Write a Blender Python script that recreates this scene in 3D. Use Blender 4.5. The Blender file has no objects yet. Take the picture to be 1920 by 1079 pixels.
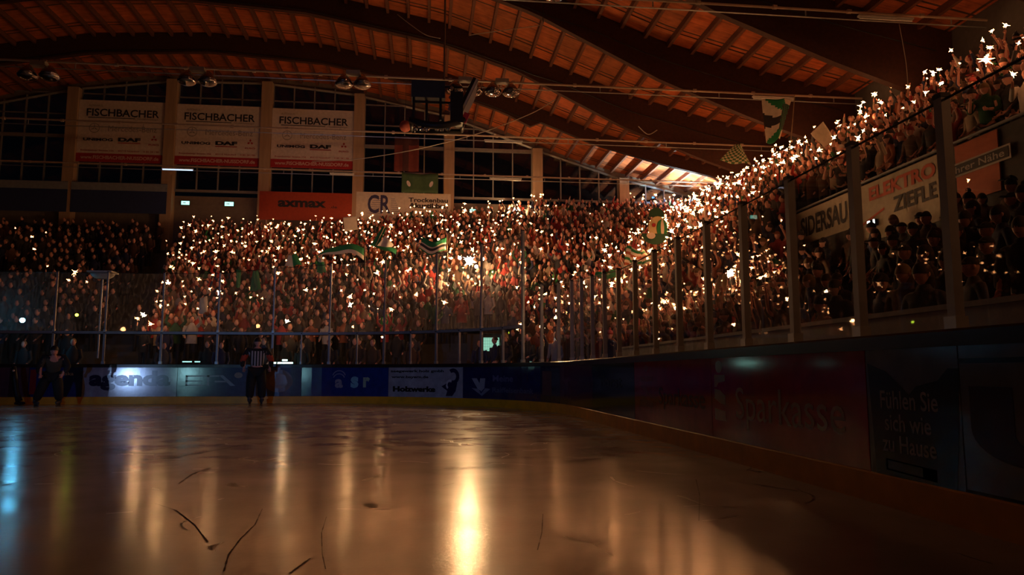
import bpy, bmesh, math, random
import numpy as np
from math import sin, cos, pi, radians as R
from mathutils import Vector, Matrix, Euler
random.seed(7); RNG = np.random.default_rng(7)
S = bpy.context.scene; COL = S.collection
# ---------------------------------------------------------------- camera, world, lights, exposure
F = 1400.0; YAW = R(-6.6); PIT = math.atan(160.5/1400); EYE = 0.95
cam_d = bpy.data.cameras.new('camera'); cam = bpy.data.objects.new('camera', cam_d); COL.objects.link(cam)
cam_d.sensor_width = 36; cam_d.lens = 36*F/1920; cam_d.clip_end = 300; cam_d.clip_start = .05
cam.location = (0, 0, EYE); cam.rotation_euler = (pi/2+PIT, 0, YAW); S.camera = cam
S.view_settings.view_transform = 'Standard'; S.view_settings.look = 'None'
S.view_settings.gamma = 1; S.view_settings.use_curve_mapping = False
S.view_settings.exposure = 0.0
W = bpy.data.worlds.new('world'); S.world = W; W.use_nodes = True
W.node_tree.nodes['Background'].inputs[0].default_value = (.25, .35, .6, 1)
W.node_tree.nodes['Background'].inputs[1].default_value = .0022
SPARK_COL = (1.0, .40, .14); SPARK_L = 31.0       # the burning sparklers light the whole hall
def lamp(name, kind, loc, energy, color, size=.1, rot=None, blend=None, spot=None):
    d = bpy.data.lights.new(name, kind); d.energy = energy; d.color = color
    if kind == 'AREA': d.size = size
    else: d.shadow_soft_size = size
    if spot: d.spot_size = spot; d.spot_blend = blend or .5
    o = bpy.data.objects.new(name, d); COL.objects.link(o); o.location = loc
    if rot: o.rotation_euler = rot
    return o
# cold show lights standing at ice level at the far end of the rink behind the camera
def aim(l, t): return (Vector(t)-Vector(l)).to_track_quat('-Z', 'Y').to_euler()
for l, t, e, c, r, sz in [((-21.3, -8, .75), (-8.9, EYE+23.6, .7), 2400, (.35, .55, 1), .16, 3.6), ((-8.2, -8, .85), (-3.4, EYE+23.6, .7), 2400, (.18, .42, 1), .14, 44),
                          ((-17.2, -8, .95), (-7.6, EYE+23.6, .9), 300, (.4, .9, 1), .07, 16)]:
    lamp('show_light', 'SPOT', l, e, c, r, aim(l, t), 1., R(sz))
# point lights added for boards and roof, standing in for unseen sparklers off frame
for l, e in [((-28, -24, 5), 90), ((-18, -34, 6), 90), ((-8, -36, 5), 90), ((2, -34, 6), 90),
             ((15.5, 1, 9.0), 190), ((15.5, -2, 9), 200), ((15.5, -6, 9), 200), ((16.4, 3.6, 10.2), 170)]:
    lamp('added_stand_glow', 'POINT', l, e, SPARK_COL, .2)
# ---------------------------------------------------------------- view maths used for laying out the hall
_cp, _sp, _cy, _sy = cos(PIT), sin(PIT), cos(YAW), sin(YAW)
def ray(x, y):
    a = (x-960)/F; b = (539.5-y)/F; fy = _cp-b*_sp; fz = _sp+b*_cp
    return np.array([a*_cy-fy*_sy, a*_sy+fy*_cy, fz])
def atY(x, y, Y): r = ray(x, y); return np.array([0, 0, EYE])+r*(Y/r[1])
def atX(x, y, X): r = ray(x, y); return np.array([0, 0, EYE])+r*(X/r[0])
def proj(p):
    X = p[0]*_cy+p[1]*_sy; Yf = -p[0]*_sy+p[1]*_cy; z = p[2]-EYE
    f = Yf*_cp+z*_sp; u = -Yf*_sp+z*_cp
    if f < .1: return (-9999, -9999, f)
    return 960+F*X/f, 539.5-F*u/f, f
# ---------------------------------------------------------------- materials
MATS = {}
def mat(name, col, rough=.6, metal=0., spec=.5, emit=None, estr=0., noise=None, bump=None, coat=0.):
    if name in MATS: return MATS[name]
    m = bpy.data.materials.new(name); m.use_nodes = True; n = m.node_tree; b = n.nodes['Principled BSDF']
    b.inputs['Base Color'].default_value = (*col, 1); b.inputs['Roughness'].default_value = rough
    b.inputs['Metallic'].default_value = metal; b.inputs['Specular IOR Level'].default_value = spec
    b.inputs['Coat Weight'].default_value = coat
    if emit: b.inputs['Emission Color'].default_value = (*emit, 1); b.inputs['Emission Strength'].default_value = estr
    tc = n.nodes.new('ShaderNodeTexCoord')
    sc, amt = noise or (6., .18)
    nz = n.nodes.new('ShaderNodeTexNoise'); nz.inputs['Scale'].default_value = sc; nz.inputs['Detail'].default_value = 3
    n.links.new(tc.outputs['Object'], nz.inputs['Vector'])
    mx = n.nodes.new('ShaderNodeMix'); mx.data_type = 'RGBA'; mx.blend_type = 'MULTIPLY'
    mx.inputs[0].default_value = 1
    rp = n.nodes.new('ShaderNodeValToRGB'); rp.color_ramp.elements[0].color = (1-amt,)*3+(1,); rp.color_ramp.elements[1].color = (1, 1, 1, 1)
    rp.color_ramp.elements[0].position = .3; rp.color_ramp.elements[1].position = .7
    n.links.new(nz.outputs[0], rp.inputs[0]); mx.inputs[6].default_value = (*col, 1)
    n.links.new(rp.outputs[0], mx.inputs[7]); n.links.new(mx.outputs[2], b.inputs['Base Color'])
    if bump:
        bn = n.nodes.new('ShaderNodeTexNoise'); bn.inputs['Scale'].default_value = bump[0]; bn.inputs['Detail'].default_value = 4
        n.links.new(tc.outputs['Object'], bn.inputs['Vector'])
        bp = n.nodes.new('ShaderNodeBump'); bp.inputs['Strength'].default_value = bump[1]; bp.inputs['Distance'].default_value = .02
        n.links.new(bn.outputs[0], bp.inputs['Height']); n.links.new(bp.outputs[0], b.inputs['Normal'])
    MATS[name] = m; return m
def emis(name, col, s, sampling=None):
    if name in MATS: return MATS[name]
    m = bpy.data.materials.new(name); m.use_nodes = True; n = m.node_tree; n.nodes.clear()
    e = n.nodes.new('ShaderNodeEmission'); o = n.nodes.new('ShaderNodeOutputMaterial')
    e.inputs[0].default_value = (*col, 1); e.inputs[1].default_value = s; n.links.new(e.outputs[0], o.inputs[0])
    if sampling: m.cycles.emission_sampling = sampling
    MATS[name] = m; return m
def glass_mat(name, haze, tint=(1, 1, 1), hz_col=(.8, .75, .7), scale=14.):
    m = bpy.data.materials.new(name); m.use_nodes = True; n = m.node_tree; n.nodes.clear(); N = n.nodes.new; L = n.links.new
    o = N('ShaderNodeOutputMaterial'); tr = N('ShaderNodeBsdfTransparent'); gl = N('ShaderNodeBsdfGlossy'); tl = N('ShaderNodeBsdfTranslucent'); df = N('ShaderNodeBsdfDiffuse')
    tr.inputs[0].default_value = (*tint, 1); gl.inputs['Roughness'].default_value = .015
    tl.inputs[0].default_value = (*hz_col, 1); df.inputs[0].default_value = (*hz_col, 1)
    ge = N('ShaderNodeNewGeometry'); dt = N('ShaderNodeVectorMath'); dt.operation = 'DOT_PRODUCT'; L(ge.outputs['Incoming'], dt.inputs[0]); L(ge.outputs['Normal'], dt.inputs[1])
    def mth(op, i, v=None, second=None):
        q = N('ShaderNodeMath'); q.operation = op
        L(i, q.inputs[1 if second else 0]) if not second else L(i, q.inputs[1])
        if v is not None: q.inputs[0 if second else 1].default_value = v
        return q.outputs[0]
    ab = mth('ABSOLUTE', dt.outputs['Value']); om = mth('SUBTRACT', ab, 1.0, True); pw = mth('POWER', om, 5.0); sc_ = mth('MULTIPLY', pw, .85); fr = mth('ADD', sc_, .07)
    a = N('ShaderNodeMixShader'); L(fr, a.inputs[0]); L(tr.outputs[0], a.inputs[1]); L(gl.outputs[0], a.inputs[2])
    tc = N('ShaderNodeTexCoord'); nz = N('ShaderNodeTexNoise'); nz.inputs['Scale'].default_value = scale; nz.inputs['Detail'].default_value = 8; nz.inputs['Roughness'].default_value = .7
    mp = N('ShaderNodeMapping'); mp.inputs['Scale'].default_value = (1, 1, .45)
    L(tc.outputs['Object'], mp.inputs[0]); L(mp.outputs[0], nz.inputs['Vector'])
    rp = N('ShaderNodeMapRange'); rp.inputs[1].default_value = .47; rp.inputs[2].default_value = .72; rp.inputs[3].default_value = haze*.35; rp.inputs[4].default_value = haze*2.5
    L(nz.outputs[0], rp.inputs[0])
    h = N('ShaderNodeMixShader'); h.inputs[0].default_value = .4; L(tl.outputs[0], h.inputs[1]); L(df.outputs[0], h.inputs[2])
    b = N('ShaderNodeMixShader'); L(rp.outputs[0], b.inputs[0]); L(a.outputs[0], b.inputs[1]); L(h.outputs[0], b.inputs[2])
    L(b.outputs[0], o.inputs[0]); MATS[name] = m; return m
def checker(name, c1, c2, scale):
    m = mat(name, c1, .8); n = m.node_tree; b = n.nodes['Principled BSDF']; ck = n.nodes.new('ShaderNodeTexChecker')
    ck.inputs[1].default_value = (*c1, 1); ck.inputs[2].default_value = (*c2, 1); ck.inputs[3].default_value = scale
    tc = n.nodes.new('ShaderNodeTexCoord'); n.links.new(tc.outputs['UV'], ck.inputs[0]); n.links.new(ck.outputs[0], b.inputs['Base Color']); return m
M_steel = mat('galvanised_steel', (.42, .42, .42), .4, .7)
M_post = mat('post_aluminium', (.30, .30, .31), .45, .35)
M_dark = mat('black_metal', (.02, .02, .022), .5, .3)
M_col = mat('concrete_pillar_paint', (.44, .30, .20), .85)
M_conc = mat('dark_concrete', (.10, .09, .085), .9)
M_wall = mat('hall_wall', (.20, .16, .13), .9)
M_white = mat('white_plastic', (.72, .70, .66), .5)
M_frame = mat('window_frame', (.30, .29, .28), .5, .3)
M_yellow = mat('kick_plate_yellow', (.92, .42, .0), .5, noise=(3, .25))
M_cap = mat('board_cap_rail', (.02, .017, .017), .22)
M_beam = mat('glulam_dark', (.06, .017, .009), .75, noise=(9, .35))
M_purl = mat('purlin_wood', (.16, .055, .028), .75, noise=(9, .3))
M_glass = glass_mat('rink_glass', .012)
M_glass_hazy = glass_mat('scuffed_end_glass', .085)
M_glass_scuffed = glass_mat('heavily_scuffed_glass', .17, scale=22.)
M_winglass = glass_mat('window_glass', .006, (.6, .6, .6))
M_skin = mat('skin', (.66, .32, .25), .6, noise=(8, .06)); M_hair = mat('dark_hair', (.035, .02, .014), .8)
M_hair2 = mat('fair_hair', (.22, .13, .06), .8)
M_spark = emis('spark_burst_light', SPARK_COL, SPARK_L)
M_sp_dim = emis('spark_light_weak', SPARK_COL, 15.)  # emission weakened by zone so roof and crowd at left stay darker
M_sp_strong = emis('spark_light_strong', SPARK_COL, 48.)  # emission raised by zone so the corner side of the roof gets more light
M_flare = emis('flare_light', (1, .56, .24), 420)
# roof boarding: wooden panels, each a little different in tone
def roof_mat():
    m = mat('roof_boarding', (.5, .17, .06), .8); n = m.node_tree; b = n.nodes['Principled BSDF']; N = n.nodes.new; L = n.links.new
    tc = N('ShaderNodeTexCoord'); br = N('ShaderNodeTexBrick'); br.offset = 0
    br.inputs['Color1'].default_value = (.66, .145, .035, 1); br.inputs['Color2'].default_value = (.40, .115, .035, 1); br.inputs['Mortar'].default_value = (.07, .03, .015, 1)
    br.inputs['Scale'].default_value = 1; br.inputs['Mortar Size'].default_value = .05; br.inputs['Brick Width'].default_value = .97; br.inputs['Row Height'].default_value = 1.93
    L(tc.outputs['UV'], br.inputs[0])
    nz = N('ShaderNodeTexNoise'); nz.inputs['Scale'].default_value = 2.2; nz.inputs['Detail'].default_value = 5; L(tc.outputs['UV'], nz.inputs['Vector'])
    wv = N('ShaderNodeTexNoise'); wv.inputs['Scale'].default_value = 1.0; mp = N('ShaderNodeMapping'); mp.inputs['Scale'].default_value = (.6, 9, 1)
    L(tc.outputs['UV'], mp.inputs[0]); L(mp.outputs[0], wv.inputs['Vector'])
    mx = N('ShaderNodeMix'); mx.data_type = 'RGBA'; mx.blend_type = 'MULTIPLY'; mx.inputs[0].default_value = .55
    L(br.outputs[0], mx.inputs[6]); rp = N('ShaderNodeValToRGB'); rp.color_ramp.elements[0].position = .35; rp.color_ramp.elements[1].position = .62
    ad = N('ShaderNodeMath'); ad.operation = 'MULTIPLY_ADD'; ad.inputs[1].default_value = .5
    h = N('ShaderNodeMath'); h.operation = 'MULTIPLY'; h.inputs[1].default_value = .5; L(wv.outputs[0], h.inputs[0])
    L(nz.outputs[0], ad.inputs[0]); L(h.outputs[0], ad.inputs[2]); L(ad.outputs[0], rp.inputs[0]); L(rp.outputs[0], mx.inputs[7])
    L(mx.outputs[2], b.inputs['Base Color']); return m
M_roof = roof_mat()
def ice_mat():
    m = bpy.data.materials.new('rink_ice'); m.use_nodes = True; n = m.node_tree; b = n.nodes['Principled BSDF']; N = n.nodes.new; L = n.links.new
    tc = N('ShaderNodeTexCoord')
    n1 = N('ShaderNodeTexNoise'); n1.inputs['Scale'].default_value = .55; n1.inputs['Detail'].default_value = 5; L(tc.outputs['Object'], n1.inputs['Vector'])
    r1 = N('ShaderNodeValToRGB'); r1.color_ramp.elements[0].color = (.34, .33, .32, 1); r1.color_ramp.elements[1].color = (.52, .50, .49, 1)
    r1.color_ramp.elements[0].position = .35; r1.color_ramp.elements[1].position = .68
    L(n1.outputs[0], r1.inputs[0])
    # curved skate cuts: thin rings of warped voronoi edges
    wn = N('ShaderNodeTexNoise'); wn.inputs['Scale'].default_value = .5; L(tc.outputs['Object'], wn.inputs['Vector'])
    va = N('ShaderNodeVectorMath'); va.operation = 'MULTIPLY_ADD'; va.inputs[1].default_value = (2.5, 2.5, 0)
    L(wn.outputs[1], va.inputs[0]); L(tc.outputs['Object'], va.inputs[2])
    vo = N('ShaderNodeTexVoronoi'); vo.feature = 'DISTANCE_TO_EDGE'; vo.inputs['Scale'].default_value = .42; L(va.outputs[0], vo.inputs['Vector'])
    vr = N('ShaderNodeMapRange'); vr.inputs[1].default_value = 0; vr.inputs[2].default_value = .006; vr.inputs[3].default_value = 1; vr.inputs[4].default_value = 0; L(vo.outputs[0], vr.inputs[0])
    br = N('ShaderNodeTexNoise'); br.inputs['Scale'].default_value = 1.3; L(tc.outputs['Object'], br.inputs['Vector'])
    bg = N('ShaderNodeMath'); bg.operation = 'GREATER_THAN'; bg.inputs[1].default_value = .55; L(br.outputs[0], bg.inputs[0])
    cu = N('ShaderNodeMath'); cu.operation = 'MULTIPLY'; L(vr.outputs[0], cu.inputs[0]); L(bg.outputs[0], cu.inputs[1])
    mx = N('ShaderNodeMix'); mx.data_type = 'RGBA'; L(cu.outputs[0], mx.inputs[0]); L(r1.outputs[0], mx.inputs[6]); mx.inputs[7].default_value = (.05, .035, .03, 1)
    L(mx.outputs[2], b.inputs['Base Color'])
    n2 = N('ShaderNodeTexNoise'); n2.inputs['Scale'].default_value = 1.6; n2.inputs['Detail'].default_value = 6; L(tc.outputs['Object'], n2.inputs['Vector'])
    rr = N('ShaderNodeMapRange'); rr.inputs[1].default_value = .35; rr.inputs[2].default_value = .7; rr.inputs[3].default_value = .14; rr.inputs[4].default_value = .24; L(n2.outputs[0], rr.inputs[0])
    ra = N('ShaderNodeMath'); ra.operation = 'MULTIPLY_ADD'; ra.inputs[1].default_value = .3; L(cu.outputs[0], ra.inputs[0]); L(rr.outputs[0], ra.inputs[2]); L(ra.outputs[0], b.inputs['Roughness'])
    n3 = N('ShaderNodeTexNoise'); n3.inputs['Scale'].default_value = 26; n3.inputs['Detail'].default_value = 5; L(tc.outputs['Object'], n3.inputs['Vector'])
    hs = N('ShaderNodeMath'); hs.operation = 'MULTIPLY_ADD'; hs.inputs[1].default_value = -1.2; L(cu.outputs[0], hs.inputs[0]); L(n3.outputs[0], hs.inputs[2])
    bp = N('ShaderNodeBump'); bp.inputs['Strength'].default_value = .10; bp.inputs['Distance'].default_value = .01; L(hs.outputs[0], bp.inputs['Height']); L(bp.outputs[0], b.inputs['Normal'])
    b.inputs['Specular IOR Level'].default_value = 1.0; b.inputs['IOR'].default_value = 1.6
    return m
M_ice = ice_mat()
# ---------------------------------------------------------------- mesh builder
class MB:
    def __init__(s): s.v = []; s.f = []; s.m = []
    def add(s, V, Fc, mi=0):
        o = len(s.v); s.v += [tuple(map(float, p)) for p in V]; s.f += [tuple(o+i for i in f) for f in Fc]
        s.m += [mi]*len(Fc) if isinstance(mi, int) else list(mi); return s
    def box(s, c, d, mi=0, M=None):
        x, y, z = (a/2 for a in d); P = [(i*x, j*y, k*z) for i in (-1, 1) for j in (-1, 1) for k in (-1, 1)]
        if M is not None: P = [M @ Vector(p) for p in P]
        P = [(p[0]+c[0], p[1]+c[1], p[2]+c[2]) for p in P]
        return s.add(P, [(0, 1, 3, 2), (4, 6, 7, 5), (0, 4, 5, 1), (2, 3, 7, 6), (0, 2, 6, 4), (1, 5, 7, 3)], mi)
    def tube(s, pts, rad, n=8, mi=0, cap=True, flat=1.):
        pts = [Vector(p) for p in pts]; k = len(pts); rad = [rad]*k if isinstance(rad, (int, float)) else rad
        V = []; up = None
        for i, p in enumerate(pts):
            t = (pts[min(i+1, k-1)]-pts[max(i-1, 0)]).normalized()
            if up is None: up = Vector((0, 1, 0)) if abs(t.y) < .9 else Vector((1, 0, 0))
            a = t.cross(up).normalized(); b = a.cross(t).normalized(); up = b
            for j in range(n):
                an = 2*pi*j/n; V.append(p+a*cos(an)*rad[i]+b*sin(an)*rad[i]*flat)
        Fc = [(i*n+j, i*n+(j+1) % n, (i+1)*n+(j+1) % n, (i+1)*n+j) for i in range(k-1) for j in range(n)]
        if cap: Fc += [tuple(range(n))[::-1], tuple((k-1)*n+j for j in range(n))]
        return s.add(V, Fc, mi)
    def ball(s, c, r, nu=10, nv=7, mi=0, z0=-1., z1=1., fn=None):
        r = (r,)*3 if isinstance(r, (int, float)) else r; V = []
        t0, t1 = math.acos(max(-1, min(1, z1))), math.acos(max(-1, min(1, z0)))
        for i in range(nv+1):
            t = t0+(t1-t0)*i/nv
            for j in range(nu):
                a = 2*pi*j/nu; p = [sin(t)*cos(a), sin(t)*sin(a), cos(t)]
                if fn: p = fn(p)
                V.append((c[0]+r[0]*p[0], c[1]+r[1]*p[1], c[2]+r[2]*p[2]))
        Fc = [(i*nu+j, (i+1)*nu+j, (i+1)*nu+(j+1) % nu, i*nu+(j+1) % nu) for i in range(nv) for j in range(nu)]
        return s.add(V, Fc, mi)
    def quad(s, a, b, c, d, mi=0): return s.add([a, b, c, d], [(0, 1, 2, 3)], mi)
    def prism(s, poly, z0, z1, mi=0):
        n = len(poly); V = [(x, y, z0) for x, y in poly]+[(x, y, z1) for x, y in poly]
        return s.add(V, [tuple(range(n))[::-1], tuple(range(n, 2*n))]+[(i, (i+1) % n, n+(i+1) % n, n+i) for i in range(n)], mi)
    def mesh(s, name, mats, smooth=False):
        me = bpy.data.meshes.new(name); me.from_pydata(s.v, [], s.f)
        for m in (mats if isinstance(mats, (list, tuple)) else [mats]): me.materials.append(m)
        me.polygons.foreach_set('material_index', s.m)
        if smooth: me.polygons.foreach_set('use_smooth', [True]*len(s.f))
        me.update(); return me
    def build(s, name, mats, parent=None, loc=None, rot=None, smooth=False):
        o = bpy.data.objects.new(name, s.mesh(name, mats, smooth)); COL.objects.link(o)
        if loc is not None: o.location = loc
        if rot is not None: o.rotation_euler = rot
        if parent: o.parent = parent
        return o
def tag(o, label=None, cat=None, group=None, kind=None):
    if label: o['label'] = label
    if cat: o['category'] = cat
    if group: o['group'] = group
    if kind: o['kind'] = kind
    return o
def empty(name, loc, label, cat, group=None, rz=0):
    o = bpy.data.objects.new(name, None); COL.objects.link(o); o.location = loc; o.rotation_euler = (0, 0, rz)
    o.empty_display_size = .1; return tag(o, label, cat, group)
def obj(name, me, parent=None, loc=None):
    o = bpy.data.objects.new(name, me); COL.objects.link(o)
    if parent: o.parent = parent
    if loc is not None: o.location = loc
    return o
ORD = ['first', 'second', 'third', 'fourth', 'fifth', 'sixth', 'seventh', 'eighth', 'ninth', 'tenth', 'eleventh', 'twelfth', 'thirteenth', 'fourteenth', 'fifteenth', 'sixteenth', 'seventeenth', 'eighteenth', 'nineteenth', 'twentieth']
_T = {2: 'twenty', 3: 'thirty', 4: 'forty', 5: 'fifty', 6: 'sixty', 7: 'seventy', 8: 'eighty', 9: 'ninety'}
def ordi(i):           # 1-based
    if i <= 20: return ORD[i-1]
    if i % 10 == 0: return _T[i//10][:-1]+'ieth' if i < 100 else 'hundredth'
    return _T[(i//10)]+'-'+ORD[i % 10-1]
# ---------------------------------------------------------------- lettering
def text_mb(txt, h, width=None, bold=0., spacing=1.):
    c = bpy.data.curves.new('t', 'FONT'); c.body = txt; c.size = 1; c.offset = bold; c.space_character = spacing; c.resolution_u = 3; c.align_x = 'LEFT'
    o = bpy.data.objects.new('t', c); COL.objects.link(o); dg = bpy.context.evaluated_depsgraph_get()
    me = bpy.data.meshes.new_from_object(o.evaluated_get(dg)); V = np.array([v.co[:2] for v in me.vertices]); Fc = [tuple(p.vertices) for p in me.polygons]
    bpy.data.objects.remove(o); bpy.data.meshes.remove(me); bpy.data.curves.remove(c)
    lo, hi = V.min(0), V.max(0); V = (V-(lo+hi)/2)
    sy_ = h/(hi[1]-lo[1]); sx_ = width/(hi[0]-lo[0]) if width else sy_
    return V*[sx_, sy_], Fc
def subdiv_long(V, Fc, mx=.25):
    """cut big faces into small ones so lettering can follow a curve"""
    bm = bmesh.new(); vs = [bm.verts.new((x, y, 0)) for x, y in V]
    for f in Fc:
        try: bm.faces.new([vs[i] for i in f])
        except ValueError: pass
    x0, x1 = V[:, 0].min(), V[:, 0].max(); k = max(1, int((x1-x0)/mx))
    for i in range(1, k):
        bmesh.ops.bisect_plane(bm, geom=bm.verts[:]+bm.edges[:]+bm.faces[:], plane_co=(x0+(x1-x0)*i/k, 0, 0), plane_no=(1, 0, 0))
    bm.verts.index_update(); Vn = np.array([v.co[:2] for v in bm.verts]); Fn = [tuple(v.index for v in f.verts) for f in bm.faces]; bm.free()
    return Vn, Fn
# ---------------------------------------------------------------- rink outline
SX, EY, RC = 3.33, 24.6, 8.0; CX, CYc = SX-RC, EY-RC; ARC = RC*pi/2
def path(s):            # s = 0 where the long side meets the corner, grows round the corner and along the end
    if s <= 0: return np.array([SX, CYc+s]), np.array([1., 0.])
    if s >= ARC: return np.array([CX-(s-ARC), EY]), np.array([0., 1.])
    a = s/RC; n = np.array([cos(a), sin(a)]); return np.array([CX, CYc])+n*RC, n
def s_at_px(x):
    lo, hi = -15.9, ARC+40
    best = min(np.arange(lo, hi, .05), key=lambda s: abs(proj((*path(s)[0], 1.2))[0]-x) if proj((*path(s)[0], 1.2))[2] > .5 else 1e9)
    return float(best)
def on_path(s, z, off=0.): p, n = path(s); q = p+n*off; return (q[0], q[1], z)
def sweep(s0, s1, prof, step=.3, mi=0, mb=None):
    """sweep a closed (off, z) profile along the rink outline"""
    mb = mb or MB(); k = max(2, int(abs(s1-s0)/step)+1) if (s1 > 0 and s0 < ARC) else 2
    n = len(prof); V = []; 
    for i in range(k):
        s = s0+(s1-s0)*i/(k-1); V += [on_path(s, z, o) for o, z in prof]
    Fc = [(i*n+j, (i+1)*n+j, (i+1)*n+(j+1) % n, i*n+(j+1) % n) for i in range(k-1) for j in range(n)]
    Fc += [tuple(range(n)), tuple((k-1)*n+j for j in range(n))[::-1]]
    return mb.add(V, Fc, mi)
# ice
ice = MB(); pol = [(SX+.05, -14)]+[on_path(s, 0, .05)[:2] for s in np.arange(0, ARC+.1, ARC/24)]+[(-30, EY+.05), (-30, -14)]
ice.add([(x, y, 0) for x, y in pol], [tuple(range(len(pol)))])
floor = tag(ice.build('floor', M_ice), kind='structure')
# skate marks scored in the ice
mk = MB()
def scratch(pts, w=.012):
    P = [np.array([0, 0, EYE])+ray(x, y)*(-EYE/ray(x, y)[2]) for x, y in pts]
    Q = []
    for i in range(len(P)-1):
        for k in range(6): Q.append(P[i]*(1-k/6)+P[i+1]*k/6)
    for i in range(len(Q)-1):
        d = Q[i+1]-Q[i]; nn = np.array([-d[1], d[0], 0])/max(1e-6, np.hypot(d[0], d[1]))*w*random.uniform(.3, 1); up = np.array([0, 0, .002])
        mk.add([Q[i]-nn+up, Q[i]+nn+up, Q[i+1]+nn+up, Q[i+1]-nn+up], [(0, 1, 2, 3)])
for c, w in [([(492, 955), (478, 985), (452, 1010), (428, 1042), (418, 1079)], .006), ([(612, 970), (603, 1000), (604, 1040), (612, 1075)], .004),
             ([(582, 1048), (560, 1064), (540, 1079)], .008), ([(290, 945), (330, 958), (365, 985), (395, 1025)], .006), ([(335, 908), (360, 890), (410, 872)], .012),
             ([(240, 866), (330, 858), (415, 843), (470, 832)], .02), ([(0, 912), (60, 900), (120, 886)], .012), ([(1018, 965), (1016, 1000), (1006, 1040)], .004),
             ([(1305, 900), (1312, 930), (1310, 990)], .005), ([(830, 912), (856, 906)], .008)]: scratch(c, w)
mk.build('skate_marks', mat('scored_ice', (.05, .035, .03), .7), floor)
sn = MB()
for c, r_ in [((722, 835), .12), ((740, 828), .09), ((700, 950), .05), ((690, 946), .04), ((715, 868), .07), ((10, 838), .09), ((620, 865), .03)]:
    p = np.array([0, 0, EYE])+ray(*c)*(-EYE/ray(*c)[2])
    ang = np.linspace(0, 2*pi, 15)[:-1]; sn.add([(p[0]+cos(a)*r_*random.uniform(.6, 1.3), p[1]+sin(a)*r_*random.uniform(.6, 1.4), .003) for a in ang], [tuple(range(14))])
sn.build('worn_patches', mat('worn_ice', (.10, .08, .07), .45), floor)
# ---------------------------------------------------------------- boards with advertising
def board_face_pts(V, s_c, zc, off=-.013): return [on_path(s_c-a, zc+b, off) for a, b in V]
PANELS = []
def panel(px0, px1, color, label, deco=(), rough=.16, s_lim=None):
    """px0 = left edge in the view (larger s), px1 = right edge"""
    s1 = s_at_px(px0) if not isinstance(px0, float) else px0; s0 = s_at_px(px1) if not isinstance(px1, float) else px1
    root = empty('board_panel', on_path((s0+s1)/2, 0), label, 'rink board', 'advertising boards around the ice')
    inv = Matrix.Translation(root.location).inverted()
    def put(mb, name, m):
        mb.v = [tuple(inv @ Vector(p)) for p in mb.v]; return mb.build(name, m, root)
    bm_ = mat('board_'+str(len(PANELS)), color, rough*.72, spec=.6, bump=(9, .018), noise=(5, .3))
    put(sweep(s0+.006, s1-.006, [(-.012, .22), (-.012, 1.13), (.10, 1.13), (.10, .22)]), 'panel_face', bm_)
    put(sweep(s0, s1, [(-.03, .0), (-.03, .21), (-.02, .22), (.10, .22), (.10, 0)]), 'kick_plate', M_yellow)
    put(sweep(s0, s1, [(-.03, 1.12), (-.035, 1.215), (-.02, 1.23), (.10, 1.23), (.115, 1.215), (.115, 1.12)]), 'cap_rail', M_cap)
    W_ = s1-s0; sc = (s0+s1)/2
    for d in deco:
        kind = d[0]; mb = MB(); col = d[-1]
        if kind == 'text':
            _, txt, ax, az, h, w, bold, _c = d; V, Fc = text_mb(txt, h, w*W_ if w else None, bold); V, Fc = subdiv_long(V, Fc, .3)
            V = V+[(ax-.5)*W_, az]; mb.add(board_face_pts(V, sc, 0, -.016), Fc)
            nm = 'lettering'
        else:
            _, poly, _c = d; V = np.array([((x-.5)*W_, z) for x, z in poly]); V, Fc = subdiv_long(V, [tuple(range(len(V)))], .4)
            mb.add(board_face_pts(V, sc, 0, -.0145 if kind == 'poly' else -.0155), Fc); nm = 'printed_shape'
        key = 'ink_%02d%02d%02d' % tuple(int(c*99) for c in col)
        put(mb, nm, mat(key, col, rough, spec=.35))
    PANELS.append(root); return root
def ell(cx, cz, rx, rz, n=24, a0=0, a1=2*pi): return [(cx+rx*cos(a0+(a1-a0)*i/n), cz+rz*sin(a0+(a1-a0)*i/n)) for i in range(n)]
def ring(cx, cz, rx, rz, k=.62, n=24, a0=0, a1=2*pi):
    o = [(cx+rx*cos(a0+(a1-a0)*i/n), cz+rz*sin(a0+(a1-a0)*i/n)) for i in range(n+1)]; i_ = [(cx+rx*k*cos(a0+(a1-a0)*i/n), cz+rz*k*sin(a0+(a1-a0)*i/n)) for i in range(n+1)]
    return o+i_[::-1]
WH, BK, LG, NV, RD = (.55, .55, .58), (.015, .013, .016), (.33, .36, .42), (.012, .02, .08), (.40, .015, .015)
sL = ARC+26.
panel(sL, -75, (.10, .03, .05), 'dark maroon rink board at the left edge of the photo', [], .2)
panel(-75, 57, (.13, .06, .09), 'dull plum rink board left of the bent linesman', [('poly', [(.72, .22), (.8, .22), (.8, 1.1), (.72, 1.1)], (.05, .02, .03))], .2)
panel(57, 158, (.015, .035, .20), 'plain blue rink board just right of the bent linesman', [('text', 'eska', .72, .93, .1, .22, .01, WH), ('poly', [(.02, .3), (.14, .3), (.14, 1.05), (.02, 1.05)], (.3, .02, .03))])
panel(158, 335, (.34, .36, .46), 'white rink board lettered agenda in dark blue', [('text', 'agenda', .5, .72, .62, .86, .05, (.02, .015, .06))])
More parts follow.
